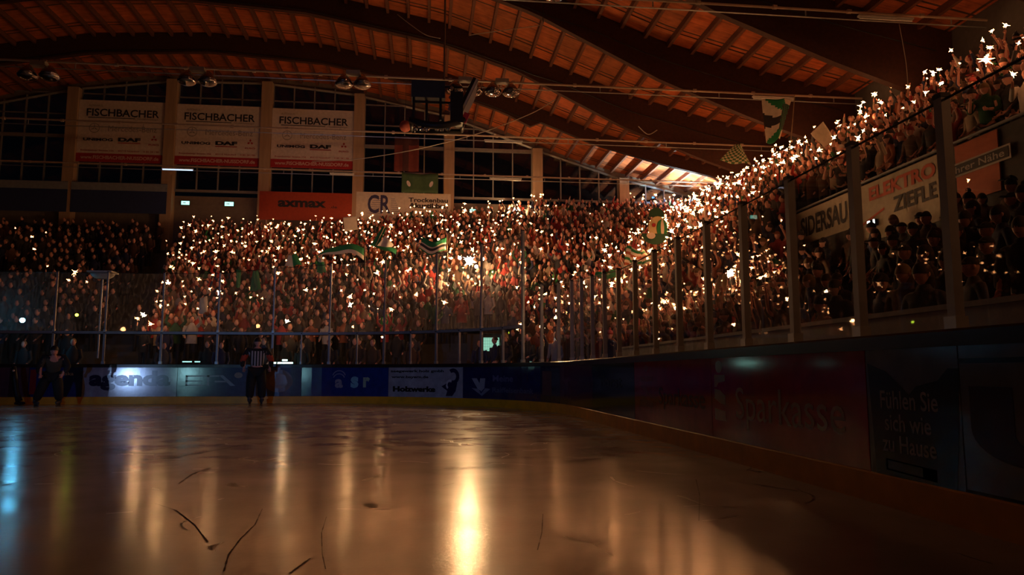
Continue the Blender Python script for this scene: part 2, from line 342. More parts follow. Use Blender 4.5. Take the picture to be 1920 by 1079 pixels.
panel(335, 462, (.07, .085, .17), 'dark blue rink board lettered ETA in grey', [
    ('poly', [(.12, .88), (.62, .88), (.60, .83), (.12, .83)], LG), ('poly', [(.12, .88), (.15, .88), (.15, .55), (.12, .55)], LG), ('poly', [(.12, .72), (.36, .72), (.36, .68), (.12, .68)], LG),
    ('poly', [(.12, .59), (.38, .59), (.38, .55), (.12, .55)], LG), ('poly', [(.43, .88), (.46, .88), (.46, .55), (.43, .55)], LG), ('poly', [(.60, .88), (.66, .88), (.84, .55), (.77, .55)], LG),
    ('poly', [(.54, .71), (.70, .71), (.72, .66), (.54, .66)], LG), ('poly', ell(.88, .88, .06, .09), (.35, .26, .2))])
panel(462, 566, (.08, .09, .18), 'dark rink board with a round brownish emblem beside the standing referee', [('poly', ell(.58, .7, .26, .36), (.20, .12, .09)), ('poly2', ell(.58, .7, .17, .24), (.28, .15, .08)), ('text', 'R', .58, .7, .3, .14, .02, (.1, .05, .05))])
panel(566, 728, (.012, .04, .24), 'bright blue rink board lettered asr with curved lines', [
    ('text', 'a', .42, .62, .28, .09, .04, (.25, .28, .38)), ('text', 's', .60, .66, .36, .09, .05, (.2, .5, .65)), ('text', 'r', .74, .66, .32, .08, .05, (.3, .45, .35)),
    ('poly', ring(.42, .82, .08, .22, .86, 10, .3, pi-.3), (.2, .24, .4)), ('poly', ring(.42, .76, .07, .18, .84, 10, .3, pi-.3), (.2, .24, .4))])
panel(728, 868, (.40, .40, .44), 'white rink board lettered Holzwerke with a dark twisted figure', [
    ('text', 'Holzwerke', .34, .46, .17, .56, .06, BK), ('text', 'saegewerk holz gmbh', .38, 1.0, .10, .7, .035, BK), ('text', 'www.bayern.de', .28, .82, .10, .48, .035, BK),
    ('poly', ring(.86, .85, .09, .24, .5, 12, -1.9, 2.2), (.02, .02, .06)), ('poly', [(.70, .55), (.80, .68), (.92, .66), (.90, .42), (.85, .27), (.76, .27), (.78, .42)], (.02, .02, .06)), ('poly2', ring(.82, .60, .06, .16, .6, 10, 1.2, 4), WH)])
panel(868, 1014, (.015, .02, .10), 'navy rink board with a pale winged emblem', [
    ('poly', [(.10, .80), (.16, .80), (.20, .62), (.22, .42), (.17, .50)], LG), ('poly', [(.26, .80), (.20, .80), (.19, .62), (.21, .42), (.25, .52)], LG),
    ('poly', [(.10, .52), (.18, .50), (.21, .36), (.26, .52), (.32, .50), (.22, .30)], (.22, .24, .32)), ('text', 'Meine', .48, .80, .18, .26, .02, (.12, .13, .25)), ('text', 'Raiffeisenbank', .62, .48, .14, .55, .02, (.10, .12, .2))])
panel(1014, 1050, (.02, .02, .05), 'narrow black rink board with a brown stripe', [('poly', [(.1, .4), (.55, .4), (.55, 1.0), (.1, 1.0)], (.14, .06, .05))])
panel(1050, 1111, (.12, .035, .05), 'dull maroon rink board in the curve of the corner', [('poly', [(.55, .62), (.95, .62), (.95, .9), (.55, .9)], (.08, .05, .07))])
panel(1111, 1190, (.022, .04, .022), 'blackish green rink board where the corner straightens', [('text', 'Forst', .5, .8, .2, .5, .02, (.05, .08, .04))])
FL = (.34, .08, .09)
panel(1190, 1335, (.42, .016, .012), 'red rink board with a faded bank emblem and lettering, farther one', [
    ('poly', ell(.20, 1.02, .035, .05), FL), ('poly', [(.1, .9), (.3, .9), (.3, .82), (.1, .82)], FL), ('poly', [(.1, .76), (.16, .76), (.3, .6), (.24, .6)], FL), ('poly', [(.1, .55), (.3, .55), (.3, .45), (.1, .45)], FL), ('text', 'Sparkasse', .66, .6, .3, .55, .01, (.16, .05, .06))], .14)
SK = (.50, .44, .44); SB = (.50, .56, .56)
panel(1335, 1621, (.48, .016, .012), 'red rink board lettered Sparkasse with a pale S emblem', [
    ('poly', ell(.075, 1.02, .03, .07), SB), ('poly', [(.03, .93), (.13, .93), (.13, .86), (.07, .84), (.05, .79), (.03, .79)], SB), ('poly', [(.03, .77), (.08, .76), (.13, .70), (.13, .60), (.08, .61), (.03, .66)], SB),
    ('poly', [(.03, .55), (.13, .53), (.13, .42), (.03, .42)], SB), ('text', 'Sparkasse', .56, .58, .44, .68, .0, SK)], .13)
panel(1621, 1792, (.17, .18, .20), 'grey rink board with dark house shape lettered Fuehlen Sie sich wie zu Hause', [
    ('poly', [(.08, .22), (.03, 1.02), (.25, .96), (.50, .80), (.58, .86), (.80, .90), (.90, .98), (1.0, .98), (.97, .6), (.92, .22)], (.018, .014, .016)),
    ('text', 'Fühlen Sie', .48, .76, .13, .62, .01, (.34, .34, .36)), ('text', 'sich wie', .46, .60, .12, .5, .01, (.34, .34, .36)), ('text', 'zu Hause', .46, .45, .12, .58, .01, (.34, .34, .36)),
    ('poly', [(.2, .34), (.74, .32), (.74, .24), (.2, .26)], (.13, .14, .15)), ('poly2', [(.22, .33), (.60, .316), (.60, .255), (.22, .27)], (.018, .014, .016))], .18)
UM = 2.8
uu = [(.08, .87), (.43, .87), (.43, .62)]+[(.515+.085*cos(a), .60+.06*sin(a)) for a in np.linspace(pi, 2*pi, 10)]+[(.60, .87), (.95, .87), (.95, .62)]+[(.515+.435*cos(a), .62+.20*sin(a)) for a in np.linspace(0, -pi, 18)]
uu = [(x/UM, z) for x, z in uu]
panel(1792, -11.0-4.0+.0, (.17, .18, .20), 'grey rink board with a huge dark red letter U', [('poly', [(-.0, 1.04), (1., 1.04), (1., 1.01), (.0, 1.01)], BK), ('poly', uu, (.05, .006, .006)), ('poly', [(0, .24), (1, .24), (1, .225), (0, .225)], BK)], .18)
# ---------------------------------------------------------------- glass and posts
def post(root, s, z0, z1, w=.055, off=.04):
    mb = MB(); p, n = path(s); a = math.atan2(n[1], n[0]); M3 = Matrix.Rotation(a, 3, 'Z'); c = Vector(on_path(s, z0, off))-root.location
    mb.box((0, 0, (z1-z0)/2), (.06, w, z1-z0), 0, M3); mb.box((.035*n[0], .035*n[1], (z1-z0)/2), (.03, w*.45, z1-z0), 0, M3)
    o = mb.build('glass_post', M_post, root, c)
    MB().box((0, 0, .04), (.09, w*1.5, .08), 0, M3).build('foot_plate', M_steel, o)
    MB().box((0, 0, z1-z0+.01), (.07, w*1.1, .03), 0, M3).build('end_cap', M_dark, o); return o
def pane(root, s0, s1, z0, z1, m, z1b=None):
    z1b = z1b or z1; k = 7; V = []; c = root.location
    for i in range(k):
        s = s0+(s1-s0)*i/(k-1); zz = z1+(z1b-z1)*i/(k-1); V += [Vector(on_path(s, z0, .04))-c, Vector(on_path(s, zz, .04))-c]
    o = MB().add(V, [(2*i, 2*i+2, 2*i+3, 2*i+1) for i in range(k-1)]).build('glass_pane', m, root)
    e = MB().tube([V[2*i+1] for i in range(k)], .009, 5); e.build('polished_edge', M_dark, o); return o
side_s = [s for s in [-13.24+1.05*i for i in range(0, 14)] if s < .3]           # straight side, one post every 1.05 m
s_end0 = s_at_px(978)
allp = side_s+[side_s[-1]+1.05*i for i in range(1, 14) if side_s[-1]+1.05*i < s_end0-.6]
def gtop(s): return 2.76 if s < -4 else 2.76+.6*min(1, (s+4)/8)
for i, s in enumerate(allp):
    nx_ = allp[i+1] if i+1 < len(allp) else s_end0
    lb = f'clear rink glass section with grey post, {ordi(i+1)} counted from the right edge' if i else 'clear rink glass section cut by the right edge of the photo'
    o = empty('glass_section', on_path(s, 1.23, .04), lb, 'rink glass', 'clear glass sections on the right and in the corner')
    post(o, s, 1.23, gtop(s), .075 if s < -6 else .06); pane(o, s+.03, nx_-.03, 1.24, gtop(s)-.02, M_glass, gtop(nx_)-.02)
end_px = [900, 815, 718, 615, 510, 405, 298, 192, 95]
end_s = [s_end0]+[s_at_px(x) for x in end_px]; end_s += [end_s[-1]+1.95, end_s[-1]+3.9, end_s[-1]+5.85]
def etop(s): return float(np.interp(s, [s_end0, ARC-.5, ARC+2, ARC+30], [4.80, 4.42, 4.12, 4.02]))
for i in range(len(end_s)-1):
    a, b_ = end_s[i], end_s[i+1]
    o = empty('glass_section', on_path(a, 1.23, .04), f'high end glass section, scuffed above, {ordi(i+1)} left of the tall corner post', 'rink glass', 'high two-tier end glass sections')
    if i == 0: post(o, a, 1.23, 4.83, .07)
    else: post(o, a, 1.23, 2.2, .06); post(o, a, 2.22, etop(a), .045)
    pane(o, a+.03, b_-.03, 2.26, etop(a)-.02, M_glass_scuffed if i < 2 else M_glass_hazy, etop(b_)-.02); pane(o, a+.03, b_-.03, 1.24, 2.16, M_glass)
    if i < 5: post(o, (a+b_)/2, 1.23, 2.2, .035)
    r = sweep(a, b_, [(.02, 2.17), (.02, 2.25), (.07, 2.25), (.07, 2.17)]); r.v = [tuple(Vector(p)-o.location) for p in r.v]; r.build('cross_rail', M_post, o)
# ---------------------------------------------------------------- hall shell
WY, WX, WXL = 45.5, 17.6, -32.
def zc(u): return float(np.interp(abs(u+11.67), [0, 6, 12.3, 16, 21, 25, 29.3], [19.1, 18.75, 17.55, 16.35, 14.45, 13.4, 12.5]))
us = np.arange(WXL, WX+.31, .4); cl = MB(); V = []
for u in us: V += [(u, -14, zc(u)), (u, WY+.4, zc(u))]
cl.add(V, [(2*i, 2*i+2, 2*i+3, 2*i+1) for i in range(len(us)-1)])
ceil = tag(cl.build('ceiling', M_roof), kind='structure'); uvl = ceil.data.uv_layers.new(name='UVMap')
for l in ceil.data.loops: c = ceil.data.vertices[l.vertex_index].co; uvl.data[l.index].uv = (c.x, c.y)
for i in range(-20, 30):
    u = -11.67+.97*i
    if u > WX-.2: break
    MB().box((u, 20.6, zc(u)-.11), (.13, 49.6, .24), 0).build('purlin', M_purl, ceil)
for v in np.arange(7.8, 45, 1.93*3): 
    b = MB(); ua = np.arange(-26, WX-.4, .97)
    b.tube([(u, v+2.1, zc(u)-.02) for u in ua], .02, 4); b.build('batten', mat('dark_batten', (.06, .03, .015), .8), ceil)
side_lab = {39.9: 'nearest the window wall', 34.1: 'second from the window wall', 28.3: 'third from the window wall', 22.5: 'fourth from the window wall', 16.7: 'fifth from the window wall', 10.9: 'nearest the camera overhead'}
for v, lb in side_lab.items():
    mb = MB(); ua = np.linspace(-31, WX+.04, 82); n = len(ua); V = []
    for u in ua:
        dep = .8 if v == 39.9 and u > 6 else (1.1 if u < 4 else 1.1+.115*(u-4))
        V += [(u, v-.13, zc(u)-.03), (u, v+.13, zc(u)-.03), (u, v+.13, zc(u)-dep), (u, v-.13, zc(u)-dep)]
    mb.add(V, [(4*i+j, 4*i+4+j, 4*i+4+(j+1) % 4, 4*i+(j+1) % 4) for i in range(n-1) for j in range(4)]+[(0, 1, 2, 3), (4*n-1, 4*n-2, 4*n-3, 4*n-4)])
    o = mb.build('roof_arch', M_beam); tag(o, f'dark glued timber roof arch, {lb}', 'roof beam', 'timber roof arches')
    MB().tube([(-31+.6*i, v-.15, zc(-31+.6*i)-1.0+(.15 if i > 60 else 0)) for i in range(0, n, 2)], .018, 4).build('conduit', M_dark, o)
# end wall with windows between pillars
cols = [12.35-5.52*k for k in range(8)]+[17.87]
cols = sorted(cols)
wl = MB().box(((WXL+WX)/2, WY+.3, 5.6), (WX-WXL, .4, 11.7), 0)
for u0 in np.arange(WXL, WX, .8): wl.box((u0+.4, WY+.3, zc(u0+.4)-.12), (.8, .4, .5), 0)
tag(wl.build('wall_end', M_wall), kind='structure')
tag(MB().box((WX+.2, 16, 6.0), (.3, 60, 14.2), 0).build('wall_right', M_conc), kind='structure')
names = ['far left outside the frame', 'left of the leftmost sponsor banner', 'between first and second sponsor banners', 'between second and third sponsor banners', 'just right of the third sponsor banner', 'behind the dangling scoreboard', 'second right of the scoreboard', 'rightmost, beside the blue lit window', 'in the right corner']
for k, u in enumerate(cols[:8]):
    o = MB().box((0, 0, 0), (.62, .6, 1), 0).build('pillar', M_col); h = zc(u)-.45; o.scale = (1, 1, h-8); o.location = (u, WY-.22, 8+(h-8)/2)
    tag(o, f'pale upright pillar of the window wall, {names[k]}', 'pillar', 'pillars of the window wall')
wn = 0
for k in range(len(cols)-1):
    a, b = cols[k]+.31, min(cols[k+1]-.31, WX-.1); wn += 1; z0 = 11.75
    fr = MB(); fr.box(((a+b)/2, WY, z0), (b-a, .16, .14))
    for j in range(5):
        u = a+(b-a)*j/4; top = zc(u)-.35
        if top > z0: fr.box((u, WY, (z0+top)/2), (.07, .12, top-z0))
    for z in (13.2, 14.85, 16.2, 17.5):
        ue = b
        while ue > a and zc(ue)-.4 < z: ue -= .1
        if ue-a > .4: fr.box(((a+ue)/2, WY, z), (ue-a, .12 if z != 14.85 else .2, .06 if z != 14.85 else .2))
    fr.tube([(a, WY, zc(a)-.4), (b, WY, zc(b)-.4)], .09, 4)
    w = tag(fr.build(f'window_{wn}', M_frame), kind='structure')
    ka = [(a+(b-a)*j/8) for j in range(9)]; V = [(u, WY+.03, z0) for u in ka]+[(u, WY+.03, max(z0+.01, zc(u)-.3)) for u in ka]
    MB().add(V, [(j, j+1, 10+j, 9+j) for j in range(8)]).build('window_pane', M_winglass, w)
# steel rods with fittings, across the hall
TIES = [(20.5, 'nearest, across the top right corner'), (27.3, 'carrying the dome lamps'), (33.85, 'crossing the sponsor banners'), (40.9, 'just under the sponsor banners')]
for v, lb in TIES:
    zt = 12.0
    o = empty('tie_rod', (-5, v, zt), f'steel tie rod under the roof, {lb}', 'tie rod', 'steel tie rods')
    p = MB().tube([(-24, 0, .02), (22.4, 0, -.02)], .042, 6)
    for x in np.arange(-23, 22, 2.4): p.tube([(x-.06, 0, 0), (x+.06, 0, 0)], .075, 6)
    p.build('pipe', mat('rod_paint', (.55, .42, .33), .45, .3), o)
    MB().tube([(-24, .05, -.2), (22.4, .05, -.24)], .02, 5).build('wire', M_steel, o)
    h = MB()
    for x in np.arange(-22, 22, 4.8): h.box((x, .02, -.1), (.03, .03, .22))
    h.build('clips', M_steel, o)
def tube_light(px0, px1, py, v, lit, label):
    a, b = atY(px0, py, v-.1)[0], atY(px1, py, v-.1)[0]; z = 11.86
    o = empty('fluorescent_fitting', ((a+b)/2, v-.06, z-.05), label, 'ceiling light', 'fluorescent fittings on the tie rods'); L = b-a
    MB().box((0, 0, .03), (L, .12, .05)).build('housing', M_white, o)
    MB().tube([(-L/2+.03, 0, -.03), (L/2-.03, 0, -.03)], .03, 8).build('tube', emis('tube_lit', (.55, .7, 1), lit) if lit else M_white, o)
tube_light(303, 362, 320, 40.9, 1.6, 'glowing white tube light under the second sponsor banner')
tube_light(618, 664, 327, 40.9, 0, 'pale tube light just under the right corner of the third banner')
tube_light(918, 978, 338, 40.9, 0, 'pale tube light on the lowest tie rod, right of the green cloth')
tube_light(908, 980, 262, 34.1, 0, 'pale tube light on the middle tie rod beside the sagging cable')
tube_light(1290, 1362, 283, 34.1, 0, 'pale tube light left of the checkered flag')
tube_light(1412, 1490, 182, 27.3, 0, 'pale tube light above the green and white flag')
tube_light(1610, 1712, 18, 20.5, 0, 'pale tube light at the top right under the roof')
def lamp_pair(px, py, v, sep, label):
    c = atY(px, py, v); o = empty('dome_lamp', (c[0], v, c[2]), label, 'hanging lamp', 'pairs of glass dome lamps')
    MB().box((0, 0, .42), (.5, .3, .14)).build('ballast_box', mat('ballast', (.35, .3, .25), .6), o)
    MB().tube([(0, 0, .48), (0, 0, 12.0-c[2]+.02)], .015, 5).build('hanger', M_dark, o)
    for k in (-1, 1):
        d = MB().ball((k*sep/2, 0, 0), (.33, .33, .17), 20, 8, 0, -1, .1); d.tube([(k*sep/2, 0, 0), (k*sep/2, 0, .2), (k*sep/2, 0, .36)], [.33, .22, .08], 14, 0)
        d.build('dome', mat('mirror_dome', (.45, .45, .48), .06, 1), o, smooth=True)
for px, py, sep, lb in [(72, 142, .72, 'at far left'), (370, 152, .72, 'above the second sponsor banner'), (662, 158, .66, 'above the right end of the third banner'), (872, 170, .70, 'half hidden behind the slanted screen'), (941, 173, .68, 'just right of the slanted screen')]:
    lamp_pair(px, py, 27.0, sep, f'pair of mirrored dome lamps {lb}')
c = atY(1018, -6, 20.5)
lamp_pair(1018, -8, 22.3, .7, 'pair of mirrored dome lamps cut off by the top edge')
# ---------------------------------------------------------------- sponsor banners on the window wall
def flat_text(mb_root, name, txt, x, z, h, w, bold, m, y=-.03):
    V, Fc = text_mb(txt, h, w, bold); MB().add([(x+a, y, z+b) for a, b in V], Fc).build(name, m, mb_root)
RED = mat('banner_red', (.42, .02, .02), .6); INK = mat('banner_ink', (.02, .018, .02), .6); PAPER = mat('banner_vinyl', (.70, .60, .55), .55)
GREY = mat('banner_grey', (.30, .25, .23), .6)
for k, lb in enumerate(['leftmost and darkest of three', 'middle one of three', 'rightmost and brightest of three']):
    u0, u1 = cols[1+k]+.33, cols[2+k]-.33; zt, zb = 17.0-.03*k, 13.25; c = ((u0+u1)/2, WY-.35, zb); w = u1-u0; H = zt-zb
    o = empty('sponsor_banner', c, f'white and red sponsor banner lettered Fischbacher, {lb}', 'banner', 'Fischbacher banners on the window wall')
    MB().box((0, 0, H/2), (w, .02, H)).build('vinyl', PAPER, o)
    MB().box((0, -.014, .26), (w, .012, .52)).build('red_strip', RED, o)
    flat_text(o, 'headline', 'FISCHBACHER', .05, H*.80, .46, w*.84, .018, INK)
    flat_text(o, 'lettering', 'AUTOHAUS', -w*.31, H*.91, .13, w*.16, .01, GREY)
    flat_text(o, 'lettering', 'Nutzfahrzeuge', w*.30, H*.71, .13, w*.24, .01, GREY)
    MB().box((-w*.12, -.03, H*.715), (w*.54, .004, .04)).build('underline', INK, o)
    flat_text(o, 'lettering', 'Mercedes-Benz', w*.13, H*.545, .34, w*.56, .0, GREY)
    s_ = MB(); 
    for i in range(24):
        a0, a1 = 2*pi*i/24, 2*pi*(i+1)/24; cx, cz, r0, r1 = -w*.31, H*.545, .30, .26
        s_.add([(cx+r0*cos(a0), -.03, cz+r0*sin(a0)), (cx+r0*cos(a1), -.03, cz+r0*sin(a1)), (cx+r1*cos(a1), -.03, cz+r1*sin(a1)), (cx+r1*cos(a0), -.03, cz+r1*sin(a0))], [(0, 1, 2, 3)])
    for a in (pi/2, pi/2+2*pi/3, pi/2+4*pi/3):
        s_.add([(cx+.27*cos(a), -.03, cz+.27*sin(a)), (cx+.05*cos(a+1), -.03, cz+.05*sin(a+1)), (cx+.05*cos(a-1), -.03, cz+.05*sin(a-1))], [(0, 1, 2)])
    s_.build('star_emblem', GREY, o)
    flat_text(o, 'lettering', 'UNIMOG', -w*.26, H*.36, .17, w*.34, .04, INK); flat_text(o, 'lettering', 'DAF', w*.10, H*.37, .24, w*.26, .06, INK)
    MB().box((w*.10, -.03, H*.315), (w*.26, .004, .045)).build('underline', RED, o)
    d = MB(); cx, cz = w*.385, H*.40
    for a in (pi/2, pi/2+2*pi/3, pi/2+4*pi/3):
        t = np.array([cos(a), sin(a)]); q = np.array([-t[1], t[0]]); P = [t*.02, t*.11+q*.065, t*.2, t*.11-q*.065]
        d.add([(cx+p[0], -.03, cz+p[1]) for p in P], [(0, 1, 2, 3)])
    d.build('diamond_emblem', RED, o); flat_text(o, 'lettering', 'FUSO', w*.385, H*.30, .09, w*.12, .03, RED)
    flat_text(o, 'lettering', 'Rosenheimer Strasse 156  ·  83115 Nussdorf  ·  0 80 34 / 90', 0, H*.185, .10, w*.9, .01, RED)
    flat_text(o, 'lettering', 'www.FISCHBACHER-NUSSDORF.de', 0, .28, .22, w*.9, .03, mat('banner_pink', (.7, .45, .4), .6))
def band_ad(px0, px1, z0, z1, m, label, items, y=WY-.54):
    a, b = atY(px0, 380, y)[0], atY(px1, 380, y)[0]; o = empty('banner_strip', ((a+b)/2, y, z0), label, 'banner', 'advertising strips under the windows'); w = b-a; H = z1-z0
    MB().box((0, 0, H/2), (w, .03, H)).build('vinyl', m, o)
    for k in ((-.4, .4) if px0 > 1000 else ()): MB().box((k*w, .31, H*.8), (.06, .6, .06)).build('bracket', M_dark, o)
    for (t, x, z, h, ww, bd, mm) in items: flat_text(o, 'lettering', t, (x-.5)*w, z*H, h, ww*w, bd, mm)
    return o
BLUE = mat('strip_blue', (.03, .05, .16), .6)
for a, b, lb in [(-160, -8, 'farthest left, cut by the photo edge'), (-4, 125, 'at the left edge'), (132, 312, 'left of the green exit signs')]:
    o = band_ad(a, b, 10.2, 12.0, BLUE, f'dim blue strip banner with pale top {lb}', []); w = abs(atY(b, 380, 45.2)[0]-atY(a, 380, 45.2)[0])
    MB().box((0, -.02, 1.55), (w, .02, .45)).build('pale_strip', mat('strip_pale', (.25, .28, .34), .6), o)
band_ad(486, 660, 10.0, 11.72, mat('strip_orange', (.36, .045, .012), .6), 'orange strip banner lettered axmax', [('axmax', .46, .58, .42, .52, .04, INK), ('.de', .80, .50, .16, .08, .01, INK)])
o = band_ad(668, 845, 10.1, 11.85, mat('strip_white', (.58, .52, .44), .6), 'white strip banner lettered CR Akustikbau', [('CR', .24, .58, 1.15, .24, .02, mat('cr_navy', (.03, .03, .10), .6)), ('Trockenbau', .76, .76, .28, .42, .03, INK), ('Akustikbau', .76, .56, .32, .42, .05, INK), ('Ihr Partner am Bau', .78, .38, .11, .36, .01, GREY)])
st = MB()
for i in range(8): st.box((-1.75+.03*i, -.02, .45+.13*i), (.9-.06*i, .01, .03)); st.box((-.45-.03*i, -.02, .45+.13*i), (.6-.05*i, .01, .03))
st.build('speed_lines', mat('cr_lines', (.2, .2, .3), .6), o)
band_ad(1012, 1062, 10.3, 11.3, mat('strip_yellow', (.62, .42, .06), .6), 'yellow strip banner end by the fifth pillar', [])
band_ad(1064, 1160, 10.3, 11.3, mat('strip_amber', (.62, .24, .05), .6), 'amber strip banner above the unlit part of crowd', [('Bauzentrum', .5, .6, .3, .8, .03, INK)])
# green cloth and red banner hanging on the wall
def cloth(name, w, h, nx, ny, fn, mats, mfn, parent=None, loc=None, rot=None, uv=False):
    mb = MB(); V = [fn(i/nx, j/ny, w, h) for j in range(ny+1) for i in range(nx+1)]
    Fc = [(j*(nx+1)+i, j*(nx+1)+i+1, (j+1)*(nx+1)+i+1, (j+1)*(nx+1)+i) for j in range(ny) for i in range(nx)]
    mi = [mfn((i+.5)/nx, (j+.5)/ny) for j in range(ny) for i in range(nx)]
    o = mb.add(V, Fc, mi).build(name, mats, parent, loc, rot, True)
    sd = o.modifiers.new('thickness', 'SOLIDIFY'); sd.thickness = .006
    if uv:
        ul = o.data.uv_layers.new(name='UVMap')
        for p in o.data.polygons:
            k = p.index; j, i = divmod(k, nx); cs = [(i, j), (i+1, j), (i+1, j+1), (i, j+1)]
            for l, cc in zip(p.loop_indices, cs): ul.data[l].uv = (cc[0]/nx, cc[1]/ny)
    return o
GRN = mat('flag_green', (.015, .20, .07), .75); FWH = mat('flag_white', (.70, .60, .50), .75); FBK = mat('flag_dark', (.03, .025, .03), .8)
c = atY(787, 374, 40.7)
o = empty('hanging_cloth', (c[0], 40.7, 10.85), 'dark green cloth with two white eyes hung over the white strip banner', 'cloth')
cloth('fabric', 2.0, 1.15, 14, 6, lambda i, j, w, h: ((i-.5)*w, .05*sin(i*14)+.02*sin(j*5), h*j-.10*sin(pi*i)*(j > .8)), [mat('dull_green', (.06, .12, .05), .8)], lambda i, j: 0, o)
for k in (-1, 1): MB().add([(k*(.62+.10*cos(a))+.05*sin(a)*k, -.09, .48+.17*sin(a)) for a in np.linspace(0, 2*pi, 13)[:-1]], [tuple(range(12))]).build('white_eye', mat('eye_white', (.7, .6, .55), .7), o)
c = atY(762, 330, 40.9); o = empty('hanging_banner', (c[0], 40.75, 12.05), 'dim dark red banner standing behind the lowest tie rod', 'banner')
cloth('fabric', 1.35, 2.0, 12, 8, lambda i, j, w, h: ((i-.5)*w, .07*sin(i*11), h*j), [mat('dull_red', (.18, .035, .025), .85), mat('deep_red', (.07, .02, .02), .85)], lambda i, j: int(.35 < i < .6 or j > .78), o)
c = atY(760, 237, 32.5); o = MB().ball((0, 0, 0), .26, 18, 12, 0); o.ball((0, 0, 0), (.264, .264, .05), 18, 3, 1); ob = o.build('ball', [mat('ball_red', (.42, .09, .05), .6), mat('ball_band', (.12, .02, .02), .6)], loc=c, smooth=True)
tag(ob, 'dull red ball hung left of the scoreboard above a tie rod', 'ball'); MB().tube([(0, 0, .26), (0, 0, zc(c[0])-c[2])], .008, 4).build('cord', M_dark, ob)
# ---------------------------------------------------------------- scoreboard hanging from the roof
def A(x, y): return atY(x, y, 20.6)
c = A(833, 200); sb = empty('scoreboard', c, 'dark hanging scoreboard frame with slanted screen and small spotlights', 'scoreboard')
q = lambda x, y, dy=0: tuple(np.array(A(x, y))-c+[0, dy, 0])
MB().tube([q(833, 150), tuple(np.array([c[0], 20.6, zc(c[0])])-c)], .028, 8).build('hanger_pole', mat('hanger', (.25, .17, .12), .5, .5), sb)
rg = MB(); P = [q(770+100*t, 225+16*sin(pi*t), -.25*sin(pi*t)) for t in np.linspace(0, 1, 12)]; rg.tube(P, .10, 8); rg.tube([q(772, 228, .8), q(868, 230, .8)], .08, 6); rg.tube([q(770, 225), q(772, 228, .8)], .06, 6); rg.tube([q(870, 225), q(868, 230, .8)], .06, 6)
rg.build('base_ring', M_dark, sb, smooth=True)
fr = MB()
for x, dy in ((776, 0), (800, .2), (826, 0), (850, 0)): fr.tube([q(x, 158, dy), q(x, 226, dy)], .035, 6)
for y in (160, 190): fr.tube([q(774, y), q(866, y+4)], .035, 6)
fr.build('frame', M_dark, sb)
MB().box(q(803, 168, .2), (.95, .5, .5)).build('speaker_box', mat('speaker_cloth', (.03, .04, .06), .8), sb)
MB().box(q(856, 205), (.35, .4, .9)).build('control_box', M_dark, sb)
sc = MB(); a, b_ = q(897, 150), q(867, 212); d = np.array(b_)-np.array(a); nrm = np.array([-d[2], 0, d[0]])/np.hypot(d[0], d[2])
th = .16; Pm = [np.array(a), np.array(b_), np.array(b_)-nrm*th, np.array(a)-nrm*th]
sc.add([tuple(p+[0, k, 0]) for k in (-.05, 1.5) for p in Pm], [(0, 1, 2, 3), (7, 6, 5, 4), (0, 4, 5, 1), (1, 5, 6, 2), (2, 6, 7, 3), (3, 7, 4, 0)]); sc.build('screen', M_dark, sb)
tr_ = MB(); tr_.add([tuple(p+[0, -.055, 0]) for p in (np.array(a)-nrm*.01, np.array(b_)-nrm*.01, np.array(b_)-nrm*.07, np.array(a)-nrm*.07)], [(0, 1, 2, 3)]); tr_.build('silver_edge', mat('silver_edge', (.75, .7, .6), .35, .3), sb)
MB().box(q(872, 222, -.02), (.16, .1, .3), 0, Matrix.Rotation(.4, 3, 'Y')).build('red_tag', mat('tag_red', (.5, .03, .05), .5), sb)
for x in (781, 793, 803, 818, 829, 842): 
    p = np.array(q(x, 240)); sp = MB().tube([p+[0, 0, .08], p+[0, -.05, 0], p+[random.uniform(-.05, .05), -.12, -.1]], [.03, .05, .07], 8); sp.build('spotlight', mat('spot_chrome', (.7, .7, .7), .15, 1), sb, smooth=True)
for x, y in ((847, 168), (845, 185), (844, 200), (843, 207)): MB().ball(q(x, y, -.1), .06, 8, 6).build('joint', mat('joint_tan', (.4, .25, .15), .5), sb)
# sagging cables
def cable(pts, v, name, label, r=.02, vv=None):
    P = [np.array(atY(x, y, v+(vv or 0)*i)) for i, (x, y) in enumerate(pts)]; c0 = P[0].copy(); Q = []
    for i in range(len(P)-1):
        p0, p1, p2, p3 = P[max(i-1, 0)], P[i], P[i+1], P[min(i+2, len(P)-1)]
        for t in np.linspace(0, 1, 7)[:-1]: Q.append(.5*((2*p1)+(-p0+p2)*t+(2*p0-5*p1+4*p2-p3)*t*t+(-p0+3*p1-3*p2+p3)*t**3)-c0)
    Q.append(P[-1]-c0); o = MB().tube(Q, r, 6).build(name, mat('cable_grey', (.5, .42, .36), .4, .4), loc=c0, smooth=True); return tag(o, label, 'cable')
cable([(585, 303), (665, 299), (740, 288), (800, 276), (860, 261), (920, 243), (975, 222), (1010, 206), (1042, 186)], 33.6, 'sagging_cable', 'long cable sagging from the roof across the hall below the scoreboard')
cable([(745, 27), (775, 50), (800, 66), (826, 72)], 27.9, 'cable_loop', 'thin cable drooping from the roof to the scoreboard pole', .015)
cable([(880, 66), (935, 58), (1012, 48)], 27.9, 'slack_cable', 'thin slack cable under the roof right of scoreboard pole', .015)
cable([(1686, 45), (1699, 120), (1703, 182)], 19.9, 'hanging_wire', 'thin wire hanging beneath the top right tie rod', .012)
cable([(1197, 237), (1215, 252), (1232, 244)], 30.5, 'hook_cable', 'short looped cable under a roof arch above the crowd', .02)
